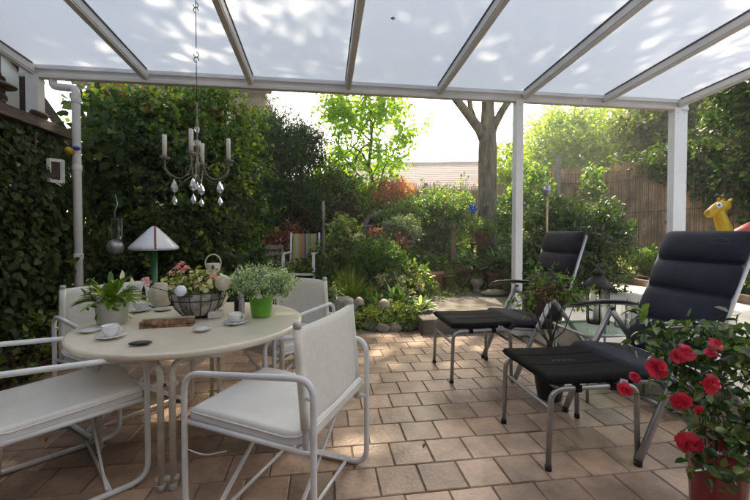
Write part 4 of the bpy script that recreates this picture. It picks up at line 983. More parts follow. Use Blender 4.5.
# left bed: stones, clay piece, plants
for i, (y, x, r) in enumerate(((3.9, -2.5, .09), (3.55, -2.58, .07), (3.2, -2.52, .06), (2.9, -2.6, .08), (3.7, -2.68, .07))):
    tag(MB().blob((x, y, .05), (r, r * 1.2, r * .8), 12, .2, 30 + i).build('bed_stone', M['stone_pale' if i % 2 else 'stone']),
        ['largest pale stone at the foot of the ivy behind the left chair arm', 'rounded stone next to the largest bed stone under the ivy', 'smallest stone in the narrow bed under the ivy', 'nearest stone in the narrow bed under the ivy', 'stone pressed against the ivy foot'][i], 'stone', 'stones in the narrow bed under the ivy')
t = empty('bed_plant', (-2.55, 3.3, .03), 'pale small-leaved plant with dry reddish stems in the bed under the ivy', 'plant')
foliage('foliage', LM['rose'], t, [(-2.55, 3.9, .3, .16, .3, .2), (-2.55, 3.3, .16, .15, .3, .1)], 700, .06, 260, .6)
foliage('red_leaves', LM['purple'], t, [(-2.55, 3.5, .14, .18, .6, .1), (-2.5, 2.7, .1, .16, .4, .08)], 1100, .05, 261, .6)
c = G(55, 381, .06); c = Vector((-2.50, 2.98, .03)); t = tag(MB().lathe([(.03, 0), (.045, .02), (.045, .1), (.03, .13), (.001, .14)], c, 12).build('clay_cup', M['terracotta']), 'small upturned orange clay cup in the bed behind the left chair', 'clay cup')
# hanging lantern with ball
c = W(115, 247, 4.0); t = empty('hanging_lantern', W(116, 200, 4.0), 'glass jar lantern with dark ball hanging in the climbers left of the mushroom lamp', 'lantern')
tp = W(116, 195, 4.05); MB().tube([tp, W(118, 204, 4.0), W(115, 212, 4.0), W(115, 219, 4.0)], .005, 6).build('hook', M['silver'], t)
cc = W(117, 230, 4.0); MB().lathe([(.045, -.11), (.05, -.1), (.05, .1), (.045, .11)], cc, 14).build('jar', M['glass_clear'], t)
for s in (-.05, .05): MB().tube([cc + Vector((s, 0, -.12)), cc + Vector((s, 0, .12)), W(115, 219, 4.0)], .004, 5).build('wire', M['silver'], t)
MB().blob(c, (.082, .082, .082), 16, 0, 1).build('ball', M['silver'], t)
# mushroom lamp
c = W(154, 250, 3.75); t = empty('mushroom_lamp', (c.x, c.y, .02), 'white cone-shaped glass mushroom lamp with red stripe on a green stem', 'garden lamp')
MB().lathe([(.03, 0), (.03, c.z + .03)], (c.x, c.y, .0), 14).build('stem', M['green_stem'], t)
sh = MB().lathe([(.04, .02), (.20, .0), (.222, .012), (.222, .03), (.20, .055), (.11, .15), (.045, .215), (.02, .236), (.001, .24)], c, 32).build('shade', M['white_glass'], t)
pts = [c + Vector((.012 + .004 * math.sin(k), -1, 0)) * 0 for k in range(1)]
prof = [(.224, .018), (.202, .056), (.112, .152), (.047, .217), (.01, .241)]
dv = (Vector((0, 0, 0)) - Vector((c.x, c.y, 0))).normalized(); sd = Vector((-dv.y, dv.x, 0))
MB().tube([Vector((c.x, c.y, c.z + z)) + dv * r + sd * .01 for r, z in prof], .009, 8, flat=.5).build('red_stripe', M['red_strip'], sh)

# ================================================================== WHITE DINING SET
TC = C2W(-1.135, 2.37)                      # table centre
TR = .655; TZ = .68
t = empty('garden_table', (TC.x, TC.y, 0), 'round cream garden table with paired tubular legs', 'table')
MB().lathe([(.001, TZ - .022), (TR - .03, TZ - .022), (TR - .006, TZ - .030), (TR, TZ - .02), (TR + .002, TZ - .006), (TR - .004, TZ + .003), (TR - .016, TZ + .004), (TR - .026, TZ), (.001, TZ)], (TC.x, TC.y, 0), 96).build('table_top', M['table_top'], t)
MB().tube([Vector((TC.x + (TR - .07) * math.cos(a), TC.y + (TR - .07) * math.sin(a), TZ - .036)) for a in [2 * PI * k / 64 for k in range(64)]], .014, 8, closed=True).build('apron_ring', M['table_tube'], t)
for (x, z) in ((-1.005, 1.79), (-1.58, 2.12), (-1.20, 2.80), (-.63, 2.52)):
    p = C2W(x, z); d = Vector((p.x - TC.x, p.y - TC.y, 0)).normalized(); s = Vector((-d.y, d.x, 0))
    for k in (-1, 1):
        q = Vector((p.x, p.y, 0)) + s * (k * .026)
        pts = arc([q + Vector((0, 0, .012)), q + Vector((0, 0, TZ - .04)), q + s * (k * .22) + Vector((0, 0, TZ - .04)) - d * .03], .085, 7)
        l = MB().tube(pts, .0155, 12).build('leg', M['table_tube'], t)
        MB().lathe([(.019, 0), (.019, .03), (.0155, .034)], q, 10).build('foot_cap', M['grey_ceramic'], l)
    for z_ in (.06, TZ - .16):
        MB().bar(Vector((p.x, p.y, z_)) - s * .05, Vector((p.x, p.y, z_)) + s * .05, .022, .016).build('leg_clip', M['table_tube'], t)
    MB().tube([Vector((p.x, p.y, TZ - .16)) - d * .02 - s * .012 * 0, Vector((p.x, p.y, TZ - .16)) + d * .026], .006, 8).build('bolt', M['iron'], t)

def make_dining_chair():
    t = empty('dining_chair', (0, 0, 0), 'x', 'chair')
    w = .292; xf, xr = .33, -.305; r = .0135
    for s in (-1, 1):
        y = s * w
        loop = arc_closed([(xf, y, .014), (xf, y, .632), (xr, y, .688), (xr, y, .014)], .085, 8)
        MB().tube(loop, r, 12, closed=True).build('side_frame', M['chair_tube'], t)
        MB().tube([(xf + .0, y * .965, .415), (xr, y * .965, .385)], .011, 10).build('seat_rail', M['chair_tube'], t)
        yy = s * (w - .024)
        p_ = MB().tube([(-.262, yy, .375), (-.250, yy, .60), (-.222, yy, .875)], .0145, 12).build('back_post', M['chair_tube'], t)
        MB().lathe([(.017, -.012), (.0175, .006), (.013, .013), (.001, .014)], (-.221, yy, .882), 12).build('end_cap', M['grey_ceramic'], p_)
        MB().tube([(xr + .004, y * .98, .60), (-.250, yy, .60)], .007, 8).build('bracket', M['chair_tube'], t)
    # scissor legs, front and rear
    for x in (.17, -.20):
        for s in (-1, 1):
            MB().bar((x + .012 * s, -s * w * .93, .40), (x + .012 * s, s * w * .97, .028), .022, .010, up=(1, 0, 0)).build('scissor_leg', M['chair_tube'], t)
    MB().tube([(.17, -w, .03), (.17, w, .03)], .009, 8).build('floor_bar', M['chair_tube'], t)
    MB().tube([(-.20, -w, .03), (-.20, w, .03)], .009, 8).build('floor_bar', M['chair_tube'], t)
    b = MB(); b.tube(arc([(.325, w, .30), (.24, w * .94, .275), (.13, w * .9, .31)], .04, 4), .003, 6); b.build('catch_wire', M['chair_tube'], t)
    # sling back: wraps both posts, belly bows backwards
    nu, nv = 14, 10; vs = []; fs = []
    for i in range(nu + 1):
        u = -1 + 2 * i / nu
        for j in range(nv + 1):
            v = j / nv; z = .47 + .40 * v; x = -.248 + (z - .47) * .07 - .028 * (1 - u * u) * (1 - .4 * v)
            vs.append((x - (.016 if abs(u) == 1 else .0), u * (w - .018), z))
    for i in range(nu):
        for j in range(nv): a = i * (nv + 1) + j; fs.append((a, a + nv + 1, a + nv + 2, a + 1))
    MB().add(vs, fs, smooth=True).build('sling_back', M['sling'], t, solid=.007)
    for s in (-1, 1):
        MB().tube([(-.2565 + .0088 * k, s * (w - .024), .475 + .0975 * k) for k in range(5)], .0185, 12).build('sling_sleeve', M['sling'], t)
    # cushion
    def f(u, v):
        x = .015 + u * .30; y = v * (w - .022)
        z = .425 + .018 * u - .014 * (1 - v * v) * (1 - u * u) + (.055 * max(0, -u - .72) / .28)
        return (x, y, z), (0, 0, 1)
    def th(u, v):
        e = min(1, (1 - max(abs(u), abs(v))) / .07)
        return .012 + .024 * (1 - (1 - e) ** 2.4) ** .5 + .006 * (1 - u * u) * (1 - v * v) + .0012 * math.sin(u * 9 + 2 * v) * math.sin(v * 7)
    pad('seat_cushion', M['vinyl'], t, f, 34, 34, th, True)
    # piping seams
    MB().tube([Vector((.015 + u * .302, v * (w - .020), .425 + .018 * u + .013 + (.055 * max(0, -u - .72) / .28))) for u, v in
               [(1, -1 + .2 * k) for k in range(11)] + [(1 - .2 * k, 1) for k in range(1, 11)] + [(-1, 1 - .2 * k) for k in range(1, 11)] + [(-1 + .2 * k, -1) for k in range(1, 10)]], .004, 6, closed=True).build('cushion_seam', M['vinyl'], t)
    return t
proto = make_dining_chair()
chairs = [((-.235, 1.42), 'near_rear', 161, 'white tubular chair in front right, seen from behind with its sling back nearest'),
          ((-1.14, 1.86), 'near_front', 46, 'white tubular chair cut off by the left edge, its cushion under the table'),
          ((-.74, 2.90), 'c', 238, 'white tubular chair on the far right side of the table near the garden bed'),
          ((-1.75, 2.60), 'c', -32, 'white tubular chair at the far left of the table against the ivy')]
first = True
for (cx_, cz_), mode, ang, lab in chairs:
    a = math.radians(ang); f = Vector((math.cos(a), math.sin(a))); l = Vector((-f.y, f.x))
    p = Vector((cx_, cz_))
    if mode == 'near_rear': o2 = p + f * .305 - l * .292     # given: rear corner nearest the viewer, on the chair's left
    elif mode == 'near_front': o2 = p - f * .33 + l * .292
    else: o2 = p
    if first: o = proto; first = False
    else: o = copy_tree(proto)
    loc = C2W(o2.x, o2.y); o.location = loc; o.rotation_euler = (0, 0, a - YAW)
    tag(o, lab, 'chair', 'white tubular chairs around the round table')

# ---------------- things on the table
def T(px, py, z=TZ): return G(px, py, z)
c = T(111, 324); c.z = TZ + .004
t = empty('potted_plant', c, 'peace lily with arching leaves in a square-sided grey ceramic pot on the table', 'potted plant')
MB().lathe([(.072, 0), (.08, .004), (.09, .13), (.091, .135), (.084, .135), (.08, .12), (.001, .118)], c, 32).build('pot', M['grey_ceramic'], t)
broadleaf('foliage', LM['lily_leaf'], t, c + Vector((0, 0, .11)), 78, .22, .23, .015, 301, .0, 1.15, 1.0)
foliage('small_leaves', LM['lily_leaf'], t, [(c.x, c.y, c.z + .15, .08, .08, .035)], 110, .05, 302, .36)
b = MB()
for (dx, dy, h) in ((.05, 0, .27), (-.02, .02, .21), (.09, .03, .22)):
    MB().tube([c + Vector((0, 0, .12)), c + Vector((dx * .6, dy, h * .7)), c + Vector((dx, dy, h))], .0022, 5).build('flower_stalk', M['stem_green'], t)
    q = c + Vector((dx, dy, h))
    leaf_mesh('bloom', LM['white_lily'], t, [q], [(.25, 0, 1)], [(1, -.6, 0)], [.062], .5, .3, .1)
def cup_set(px, py, label, cup=True, R=.072, spoon=False, z=TZ):
    c = T(px, py); c.z = TZ + .003
    t = empty('cup_and_saucer' if cup else 'saucer', c, label, 'cup and saucer' if cup else 'saucer', 'white porcelain on the round table')
    MB().lathe([(R * .45, 0), (R * .5, .003), (R * .9, .012), (R, .018), (R * .98, .020), (R * .6, .010), (R * .001, .008)], c, 36).build('saucer' if cup else 'plate', M['porcelain'], t)
    if cup:
        q = c + Vector((0, 0, .009))
        cu = MB().lathe([(.022, 0), (.026, .003), (.033, .02), (.040, .045), (.0425, .06), (.0405, .06), (.037, .044), (.024, .012), (.001, .010)], q, 32).build('cup', M['porcelain'], t)
        MB().tube([q + Vector((.038, -.004, .05)), q + Vector((.056, -.008, .048)), q + Vector((.060, -.009, .032)), q + Vector((.048, -.006, .018)), q + Vector((.033, -.004, .016))], .0032, 8).build('handle', M['porcelain'], cu)
    if spoon:
        s_ = MB(); s_.tube([c + Vector((-.01, -.05, .022)), c + Vector((.05, -.045, .024)), c + Vector((.10, -.03, .03))], .0025, 6); s_.blob(c + Vector((-.025, -.052, .02)), (.02, .013, .004), 10, 0, 1)
        s_.build('spoon', M['silver'], t)
    return t
cup_set(109, 339, 'white cup on its saucer at the left front of the table')
cup_set(88, 333, 'small empty white saucer at the left edge behind the front cup', cup=False, R=.06)
cup_set(139, 312, 'white cup and saucer behind the peace lily pot', R=.075)
cup_set(201, 332, 'flat white saucer alone at the front right of the table', cup=False, R=.05)
cup_set(234, 325, 'white cup and saucer with a spoon near the metal cylinder', spoon=True, R=.07)
c = T(139, 346); c.z = TZ + .004
tag(MB().blob(c + Vector((0, 0, .008)), (.055, .028, .010), 20, 0, 1, Matrix.Rotation(.1, 3, 'Z')).build('glasses_case', M['black_plastic']), 'black oval case lying at the front edge of the table', 'glasses case')
# brick patterned cane tray
a = T(140, 328); e = T(193, 325); a.z = e.z = TZ + .018
t = empty('cane_bundle', (a + e) / 2 - Vector((0, 0, .018)), 'long bundle of brown cane pieces lying across the table', 'cane bundle')
d = (e - a).normalized(); s = Vector((-d.y, d.x, 0)); rg = random.Random(4)
b = MB(); L = (e - a).length; n = 9
for k in range(n):
    for j in range(3):
        for h in range(2):
            p = a + d * ((k + .5) * L / n) + s * (.03 * (j - 1)) + Vector((0, 0, (h - .5) * .022 + rg.uniform(-.001, .001)))
            b.bar(p - d * (L / n * .47), p + d * (L / n * .47), .027, .02)
b.build('cane_pieces', M['woven'], t, bevel=.004)
MB().bar(a + Vector((0, 0, .025)) + s * .03, e + Vector((0, 0, .025)) + s * .03, .03, .006).build('strap', M['cream_ceramic'], t)
# wire basket with flowers
c = T(196, 319); c.z = TZ + .004; c += Vector((-.005, .05, 0))
t = empty('wire_basket', c, 'round wire basket planter filled with pink and cream flowers on the table', 'basket planter')
prof = [(.06, 0), (.105, .02), (.145, .068), (.168, .12), (.178, .172)]
for k in range(16):
    an = 2 * PI * k / 16; MB().tube([c + Vector((r * math.cos(an), r * math.sin(an), z + .004)) for r, z in prof], .0032, 6).build('rib', M['iron'], t)
for r, z in ((.178, .176), (.169, .125), (.062, .004)):
    MB().tube([c + Vector((r * math.cos(q), r * math.sin(q), z)) for q in [2 * PI * k / 32 for k in range(32)]], .004, 6, closed=True).build('hoop', M['iron'], t)
MB().lathe([(.05, .008), (.094, .026), (.134, .07), (.155, .12), (.163, .16), (.14, .165), (.001, .16)], c, 28).build('liner', M['basket_liner'], t)
foliage('foliage', LM['vine'], t, [(c.x, c.y + .02, c.z + .215, .13, .12, .04), (c.x - .1, c.y, c.z + .21, .06, .08, .03), (c.x + .1, c.y + .02, c.z + .21, .06, .08, .03)], 560, .034, 303, .6)
foliage('cream_flowers', LM['blossom_cream'], t, [(c.x - .02, c.y - .04, c.z + .225, .13, .07, .03)], 150, .035, 304, .8)
def bloom(c, r, n, m, seed, parent, up=(0, -.5, .8), name='flower', layers=2):
    rg = np.random.default_rng(seed); up = Vector(up).normalized(); a = up.orthogonal().normalized(); b_ = up.cross(a); P = []; D = []; N_ = []; L = []
    for l in range(layers):
        for k in range(n):
            an = 2 * PI * (k + .5 * l) / n + rg.uniform(-.15, .15); o = a * math.cos(an) + b_ * math.sin(an)
            P.append(tuple(Vector(c) + o * r * .06)); D.append(tuple(o * (1 - .25 * l) + up * (.25 + .45 * l))); N_.append(tuple(up - o * .3)); L.append(r * (1 - .2 * l) * rg.uniform(.85, 1.1))
    return leaf_mesh(name, m, parent, P, D, N_, L, .5, .15, .25, None, seed)
for k, (px, py) in enumerate(((177, 268), (182, 271), (171, 273), (181, 264), (186, 268), (213, 276), (217, 279), (209, 279), (144, 280), (148, 283))):
    p = W(px, py, 2.42 if px > 150 else 2.5); bloom(p, .027, 7, LM['blossom_palepink'], 310 + k, t)
limbs('flower_stems', M['stem_green'], t, [([c + Vector((0, 0, .13)), W(178, 275, 2.42)], [.003, .003]), ([c + Vector((.03, 0, .13)), W(213, 282, 2.42)], [.003, .003]), ([c + Vector((-.05, 0, .13)), W(146, 286, 2.5)], [.003, .003])], 5)
limbs('twig_arch', M['bark_thin'], t, [(arc([c + Vector((-.08, 0, .14)), W(170, 268, 2.4), W(180, 261, 2.4), W(192, 268, 2.4), c + Vector((.04, 0, .15))], .06, 5), .002)], 5)
for px, lab, Z in ((180, 'left white ball lamp resting at the basket rim', 2.27), (223, 'right cream ball lamp beside the pale urn', 2.40)):
    p = W(px, 291 if px == 180 else 283, Z); r = .034 if px == 180 else .05
    tt = empty('ball_lamp', (p.x, p.y, p.z - r), lab, 'ball lamp', 'ball lamps on the round table')
    MB().blob(p, (r, r, r), 24, 0, 1).build('globe', M['white_glass'] if px == 180 else M['cream_ceramic'], tt); MB().tube([p - Vector((0, 0, r * .9)), (p.x + (.05 if px == 180 else -.06), p.y + .09, TZ + .16)], .004, 8).build('stick', M['iron'], tt)
# pale urn behind the basket
c = T(211, 309); c.z = TZ + .004; c += Vector((-.02, .12, 0))
t = empty('ceramic_urn', c, 'cream pierced ceramic lantern jar with a loop handle behind the flower basket', 'lantern jar')
H_ = 0.0
MB().lathe([(.07, 0), (.085, .01), (.11, .06), (.125, .13), (.118, .19), (.09, .225), (.055, .245), (.05, .27), (.052, .315), (.045, .325), (.001, .328)], c, 28, wob=.006).build('jar', M['cream_ceramic'], t)
MB().tube([c + Vector((.055 * math.cos(q), .01 * math.cos(q), .325 + .062 * math.sin(q) * 1.1)) for q in [(-.25 + 1.5 * k / 18) * PI for k in range(19)]], .0055, 8).build('loop_handle', M['brass'] if 'brass' in M else M['cream_ceramic'], t)
c = T(155, 308); c.z = TZ + .004; c += Vector((.02, .05, 0))
t = empty('ceramic_jug', c, 'rounded cream ceramic pot half hidden left of the basket flowers', 'ceramic pot')
MB().lathe([(.05, 0), (.06, .01), (.085, .06), (.09, .11), (.07, .15), (.05, .165), (.05, .175), (.04, .175), (.001, .16)], c, 24).build('pot', M['cream_ceramic'], t)
c = T(150, 305); c.z = TZ + .004; c += Vector((-.06, .02, 0))
tag(MB().lathe([(.020, 0), (.022, .003), (.022, .12), (.012, .15), (.012, .18), (.001, .18)], c, 14).build('bottle', M['black_plastic']), 'slim dark bottle standing between lily and cream pot', 'bottle')
c = T(162, 311); c.z = TZ + .004
tag(MB().lathe([(.03, 0), (.055, .004), (.06, .012), (.055, .014), (.03, .007), (.001, .006)], c, 24).build('glass_dish', M['grey_ceramic']), 'small grey dish between the lily pot and the basket', 'dish')
c = T(215, 318); c.z = TZ + .004
tag(MB().box(c + Vector((0, 0, .022)), (.09, .07, .045), Matrix.Rotation(.15, 3, 'Z')).build('napkin_box', M['porcelain'], bevel=.004), 'small white box right of the wire basket', 'box')
c = T(241, 321); c.z = TZ + .004
t = empty('pepper_mill', c, 'tall narrow brushed metal cylinder beside the green pot', 'pepper mill')
MB().lathe([(.017, 0), (.018, .004), (.018, .14), (.017, .144)], c, 20).build('body', M['silver'], t); MB().lathe([(.018, .147), (.0185, .17), (.016, .178), (.001, .18)], c, 20).build('cap', M['silver'], t)
c2 = c + Vector((-.045, .07, 0)); tag(MB().lathe([(.016, 0), (.016, .13), (.010, .15), (.001, .155)], c2, 16).build('dark_shaker', M['iron']), 'dark slim shaker just behind the metal cylinder', 'shaker')
# green pot
c = T(261, 317); c.z = TZ + .004
t = empty('potted_plant', c, 'bright green bucket pot with a frothy white-flecked plant on the table', 'potted plant')
MB().lathe([(.060, 0), (.062, .003), (.082, .142), (.090, .144), (.091, .158), (.086, .161), (.078, .142), (.001, .135)], c, 36).build('pot', M['green_plastic'], t)
foliage('foliage', LM['euphorbia'], t, [(c.x, c.y, c.z + .235, .19, .17, .07), (c.x - .1, c.y, c.z + .22, .09, .1, .055), (c.x + .11, c.y, c.z + .21, .09, .1, .07)], 5600, .023, 306, .36, shell=.25, lump=.25, cluster=6, spread=1.4, up=.6, curl=.2)
rgs = random.Random(9); limbs('stems', M['stem_green'], t, [([c + Vector((0, 0, .11)), c + Vector((rgs.uniform(-.16, .16), rgs.uniform(-.12, .12), rgs.uniform(.17, .27)))], [.002, .0015]) for _ in range(30)], 4)
MB().box(c + Vector((-.0, -.094, .15)), (.03, .002, .03), Matrix.Rotation(.2, 3, 'Z')).build('price_tag', M['label_white'], t)

# ================================================================== RECLINERS
def make_recliner(fab, label, bx=0.0):
    t = empty('recliner', (0, 0, 0), label, 'recliner'); w = .305; SM = M['silver']
    for s in (-1, 1):
        y = s * w
        MB().tube(arc([(0, y, .012), (.13, y, .30), (.35, y, .715)], .2, 4), .016, 12, flat=1.35).build('front_leg', SM, t)
        MB().tube(arc([(.86, y * .96, .012), (.55, y * .96, .42), (.34, y * .96, .70)], .2, 4), .015, 12, flat=1.3).build('rear_leg', SM, t)
        MB().lathe([(.021, 0), (.021, .03), (.017, .035)], (0.003, y, 0), 10).build('foot', M['black_plastic'], t)
        MB().lathe([(.021, 0), (.021, .03), (.017, .035)], (.857, y * .96, 0), 10).build('foot', M['black_plastic'], t)
        ar = [(.08, y * 1.04, .742), (.16, y * 1.04, .758), (.30, y * 1.04, .765), (.45, y * 1.04, .755), (.56, y * 1.03, .735)]
        a_ = MB(); 
        for q in range(1): a_.tube(ar, [.018, .026, .028, .027, .02], 12, flat=.42)
        arm = a_.build('armrest', M['black_plastic'], t)
        MB().tube([(x, yy, z - .014) for x, yy, z in ar], .010, 8).build('armrest_rail', SM, arm)
        MB().tube([(.0, y * .88, .44), (.42, y * .88, .40)], .0125, 10).build('seat_rail', SM, t)
        MB().tube([(.40, y * .88, .40), (.46 + bx * .6, y * .9, .58), (.66 + 1.5 * bx, y * .93, 1.215)], .0125, 10).build('back_rail', SM, t)
        MB().lathe([(.02, -.012), (.022, 0), (.02, .012)], (.35, y, .71), 12).build('hinge', M['black_plastic'], t)
    MB().tube([(.14, -w, .31), (.14, w, .31)], .011, 10).build('crossbar', SM, t)
    MB().tube([(.84, -w * .96, .05), (.84, w * .96, .05)], .011, 10).build('crossbar', SM, t)
    MB().tube([(.66 + 1.5 * bx, -w * .93, 1.21), (.66 + 1.5 * bx, w * .93, 1.21)], .0125, 10).build('back_rail', SM, t)
    hw = .282
    def f(u, v): # v along seat from front to rear
        x = .21 + v * .23; z = .462 - .022 * v - (.05 * max(0, -v - .75) / .25)
        return (x, u * hw, z), (0, 0, 1)
    def th(u, v): return .040 * max(0, 1 - abs(u) ** 8) ** .5 * max(0, 1 - abs(v) ** 6) ** .5 * (1 - .35 * math.exp(-((v - .1) / .05) ** 2)) + .004
    pad('seat_pad', M[fab], t, f, 20, 34, th)
    cuts = [-1, -.48, .02, .50, 1]
    def g(u, v):
        q = (v + 1) / 2; x = .405 + bx * .5 + q * (.255 + bx) + .01 * math.sin(q * PI); z = .47 + q * .785
        n = Vector((-.94, 0, .33))
        xx = x + (.02 * (q - .8) if q > .8 else 0)
        m_ = 0
        for c0, c1 in zip(cuts[:-1], cuts[1:]):
            if c0 <= v <= c1: m_ = abs(2 * (v - c0) / (c1 - c0) - 1)
        return (xx, u * hw * (1 - .02 * q) * (1 - .075 * m_ ** 5), z), n
    def th2(u, v):
        a = .0
        for c0, c1 in zip(cuts[:-1], cuts[1:]):
            if c0 <= v <= c1:
                m_ = 2 * (v - c0) / (c1 - c0) - 1
                a = (.062 if c1 == 1 else .05) * max(0, 1 - abs(m_) ** 2.6) ** .5
        return (a + .004) * max(0.02, 1 - abs(u) ** 4.5) ** .5 + .002
    pad('back_pad', M[fab], t, g, 22, 72, th2)
    # embroidered mark near the top outer corner of the head roll
    def on(u, v):
        p, n = g(u, v); return Vector(p) + Vector(n) * (th2(u, v) + .0015)
    b = MB(); b.tube([on(-.72 + .06 * k, .80 + .045 * math.sin(k * PI / 6)) for k in range(7)], .0011, 5)
    b.build('stitched_arc', M['logo'], t)
    for k in range(6):
        MB().tube([on(-.76 + .08 * k, .765), on(-.715 + .08 * k, .765)], .0013, 5).build('stitched_letter', M['logo'], t)
    return t
r1 = make_recliner('fabric_navy', 'near recliner with puffy navy blue padding and silver frame behind the red flowers', .065)
r1.location = (1.665, 2.075, 0)
r1['group'] = 'recliners facing the table'
r2 = make_recliner('fabric_mauve', 'far recliner with faded dark violet-grey padding in front of the laurel')
r2.location = (1.57, 3.21, 0); r2['group'] = 'recliners facing the table'
# far one has drooping head roll: lean a little
def make_footstool(label):
    t = empty('footstool', (0, 0, 0), label, 'footstool', 'footstools in front of the recliners'); SM = M['silver']; a, w = .25, .245
    for s in (-1, 1):
        y = s * w
        pts = arc([(-a - .012, y, .012), (-a, y, .425), (a, y, .425), (a + .012, y, .012)], .075, 7)
        MB().tube(pts, .0145, 12).build('leg_frame', SM, t)
        for x in (-a - .012, a + .012): MB().lathe([(.018, 0), (.018, .025), (.0145, .03)], (x, y, 0), 10).build('foot', M['black_plastic'], t)
    for x in (-a - .004, a + .004):
        MB().tube([(x, -w, .325), (x, w, .325)], .011, 10).build('crossbar', SM, t)
        MB().tube([(x + (.05 if x < 0 else -.05), -w, .425), (x + (.05 if x < 0 else -.05), w, .425)], .011, 10).build('top_bar', SM, t)
    def f(u, v): return (u * .272, v * .252, .466 + .008 * (u * u) - .012 * (v * v) * 0), (0, 0, 1)
    def th(u, v):
        sm = min(1, abs(v - .33) / .05, abs(v + .33) / .05)
        e = min(1, (1 - max(abs(u), abs(v))) / .12)
        return .006 + .020 * (1 - (1 - e) ** 2.2) ** .5 * (.62 + .38 * sm)
    pad('pad', M['fabric_black'], t, f, 26, 60, th)
    for s in (-1, 1):
        MB().box((s * .10, -w - .0, .426), (.035, .040, .038)).build('strap', M['fabric_black'], t, bevel=.006)
    lb = MB().box((.155, -.262, .447), (.045, .003, .034), Matrix.Rotation(.25, 3, 'Y')).build('care_label', M['label_white'], t)
    bb = MB(); x0 = .155; 
    for p0, p1 in (((-.008, -.010), (-.008, .010)), ((-.008, .010), (.008, -.010)), ((.008, -.010), (.008, .010))):
        bb.bar((x0 + p0[0], -.2645, .447 + p0[1]), (x0 + p1[0], -.2645, .447 + p1[1]), .0015, .003)
    bb.build('printed_letter', M['logo'], lb)
    def top(u, v):
        p, n = f(u, v); return Vector(p) + Vector((0, 0, th(u, v) + .001))
    MB().tube([top(-.35 + .1 * k, -.05 + .045 * math.sin(k * PI / 5)) for k in range(6)], .0012, 5).build('stitched_arc', M['logo'], t)
    for k in range(5): MB().tube([top(-.38 + .12 * k, -.10), top(-.31 + .12 * k, -.10)], .0014, 5).build('stitched_letter', M['logo'], t)
    return t
fs = make_footstool('near black padded footstool with silver legs in front of the navy recliner')
fs.location = (1.43, 2.045, 0)
f2 = copy_tree(fs); f2.location = (1.315, 3.21, 0); f2['label'] = 'far black padded footstool in front of the faded recliner'

# glass side table between the recliners
t = empty('glass_side_table', (2.12, 2.66, 0), 'low glass-topped side table with silver frame between the two recliners', 'side table')
X0, X1, Y0, Y1, ZG = 1.90, 2.40, 2.47, 2.90, .50
MB().box(((X0 + X1) / 2, (Y0 + Y1) / 2, ZG), (X1 - X0, Y1 - Y0, .008)).build('glass_top', M['glass_green'], t, bevel=.002)
MB().tube(arc_closed([(X0, Y0, ZG - .012), (X1, Y0, ZG - .012), (X1, Y1, ZG - .012), (X0, Y1, ZG - .012)], .05, 5), .010, 10, closed=True).build('top_frame', M['silver'], t)
for x in (X0 + .02, X1 - .02):
    for y in (Y0 + .02, Y1 - .02): MB().tube([(x, y, 0), (x, y, ZG - .015)], .011, 10).build('leg', M['silver'], t)
MB().box(((X0 + X1) / 2, (Y0 + Y1) / 2, .17), (X1 - X0 - .06, Y1 - Y0 - .06, .006)).build('glass_shelf', M['glass_green'], t)
# lanterns
def lantern(c, r, h, label, roof=True):
    t = empty('lantern', c, label, 'lantern', 'lanterns on the glass side table'); n = 6
    for z in (0, h * .62): MB().lathe([(r * .95, z), (r, z + .004), (r, z + .016), (r * .95, z + .02)], c, n, smooth=False).build('rim', M['iron'], t)
    for k in range(n):
        a = 2 * PI * k / n; p = c + Vector((r * .95 * math.cos(a), r * .95 * math.sin(a), .01)); MB().tube([p, p + Vector((0, 0, h * .62))], .005, 6).build('post', M['iron'], t)
    MB().lathe([(r * .88, .02), (r * .88, h * .6)], c, n, smooth=False).build('glass_pane', M['glass_clear'], t)
    MB().lathe([(.03, .02), (.03, .13), (.001, .13)], c, 14).build('candle', M['candle'], t)
    if roof:
        MB().lathe([(r * 1.22, h * .64), (r * 1.24, h * .66), (r * .75, h * .77), (r * .5, h * .80), (r * .5, h * .86), (r * .6, h * .875), (r * .3, h * .93), (.012, h * .95), (.016, h * .975), (.001, h)], c, 24).build('roof', M['iron'], t)
        for k in range(24):
            a = 2 * PI * k / 24; MB().box(c + Vector((r * 1.2 * math.cos(a), r * 1.2 * math.sin(a), h * .625)), (.012, .012, .018)).build('roof_fringe', M['iron'], t)
    return t
lantern(Vector((2.22, 2.77, ZG + .005)), .088, .47, 'dark metal lantern with a stepped domed roof on the glass table')
lt = empty('lantern', (2.33, 2.60, ZG + .005), 'small open wire-frame glass lantern beside the domed lantern', 'lantern', 'lanterns on the glass side table')
c = Vector((2.33, 2.60, ZG + .005)); r = .052
for z in (.004, .20): MB().tube(arc_closed([c + Vector((-r, -r, z)), c + Vector((r, -r, z)), c + Vector((r, r, z)), c + Vector((-r, r, z))], .01, 3), .004, 6, closed=True).build('rim', M['iron'], lt)
for sx in (-1, 1):
    for sy in (-1, 1): MB().tube([c + Vector((sx * r, sy * r, 0)), c + Vector((sx * r, sy * r, .215))], .004, 6).build('post', M['iron'], lt)
MB().box(c + Vector((0, 0, .10)), (r * 1.85, r * 1.85, .18)).build('glass_pane', M['glass_clear'], lt)
MB().lathe([(.025, .004), (.025, .07), (.001, .07)], c, 12).build('candle', M['candle'], lt)

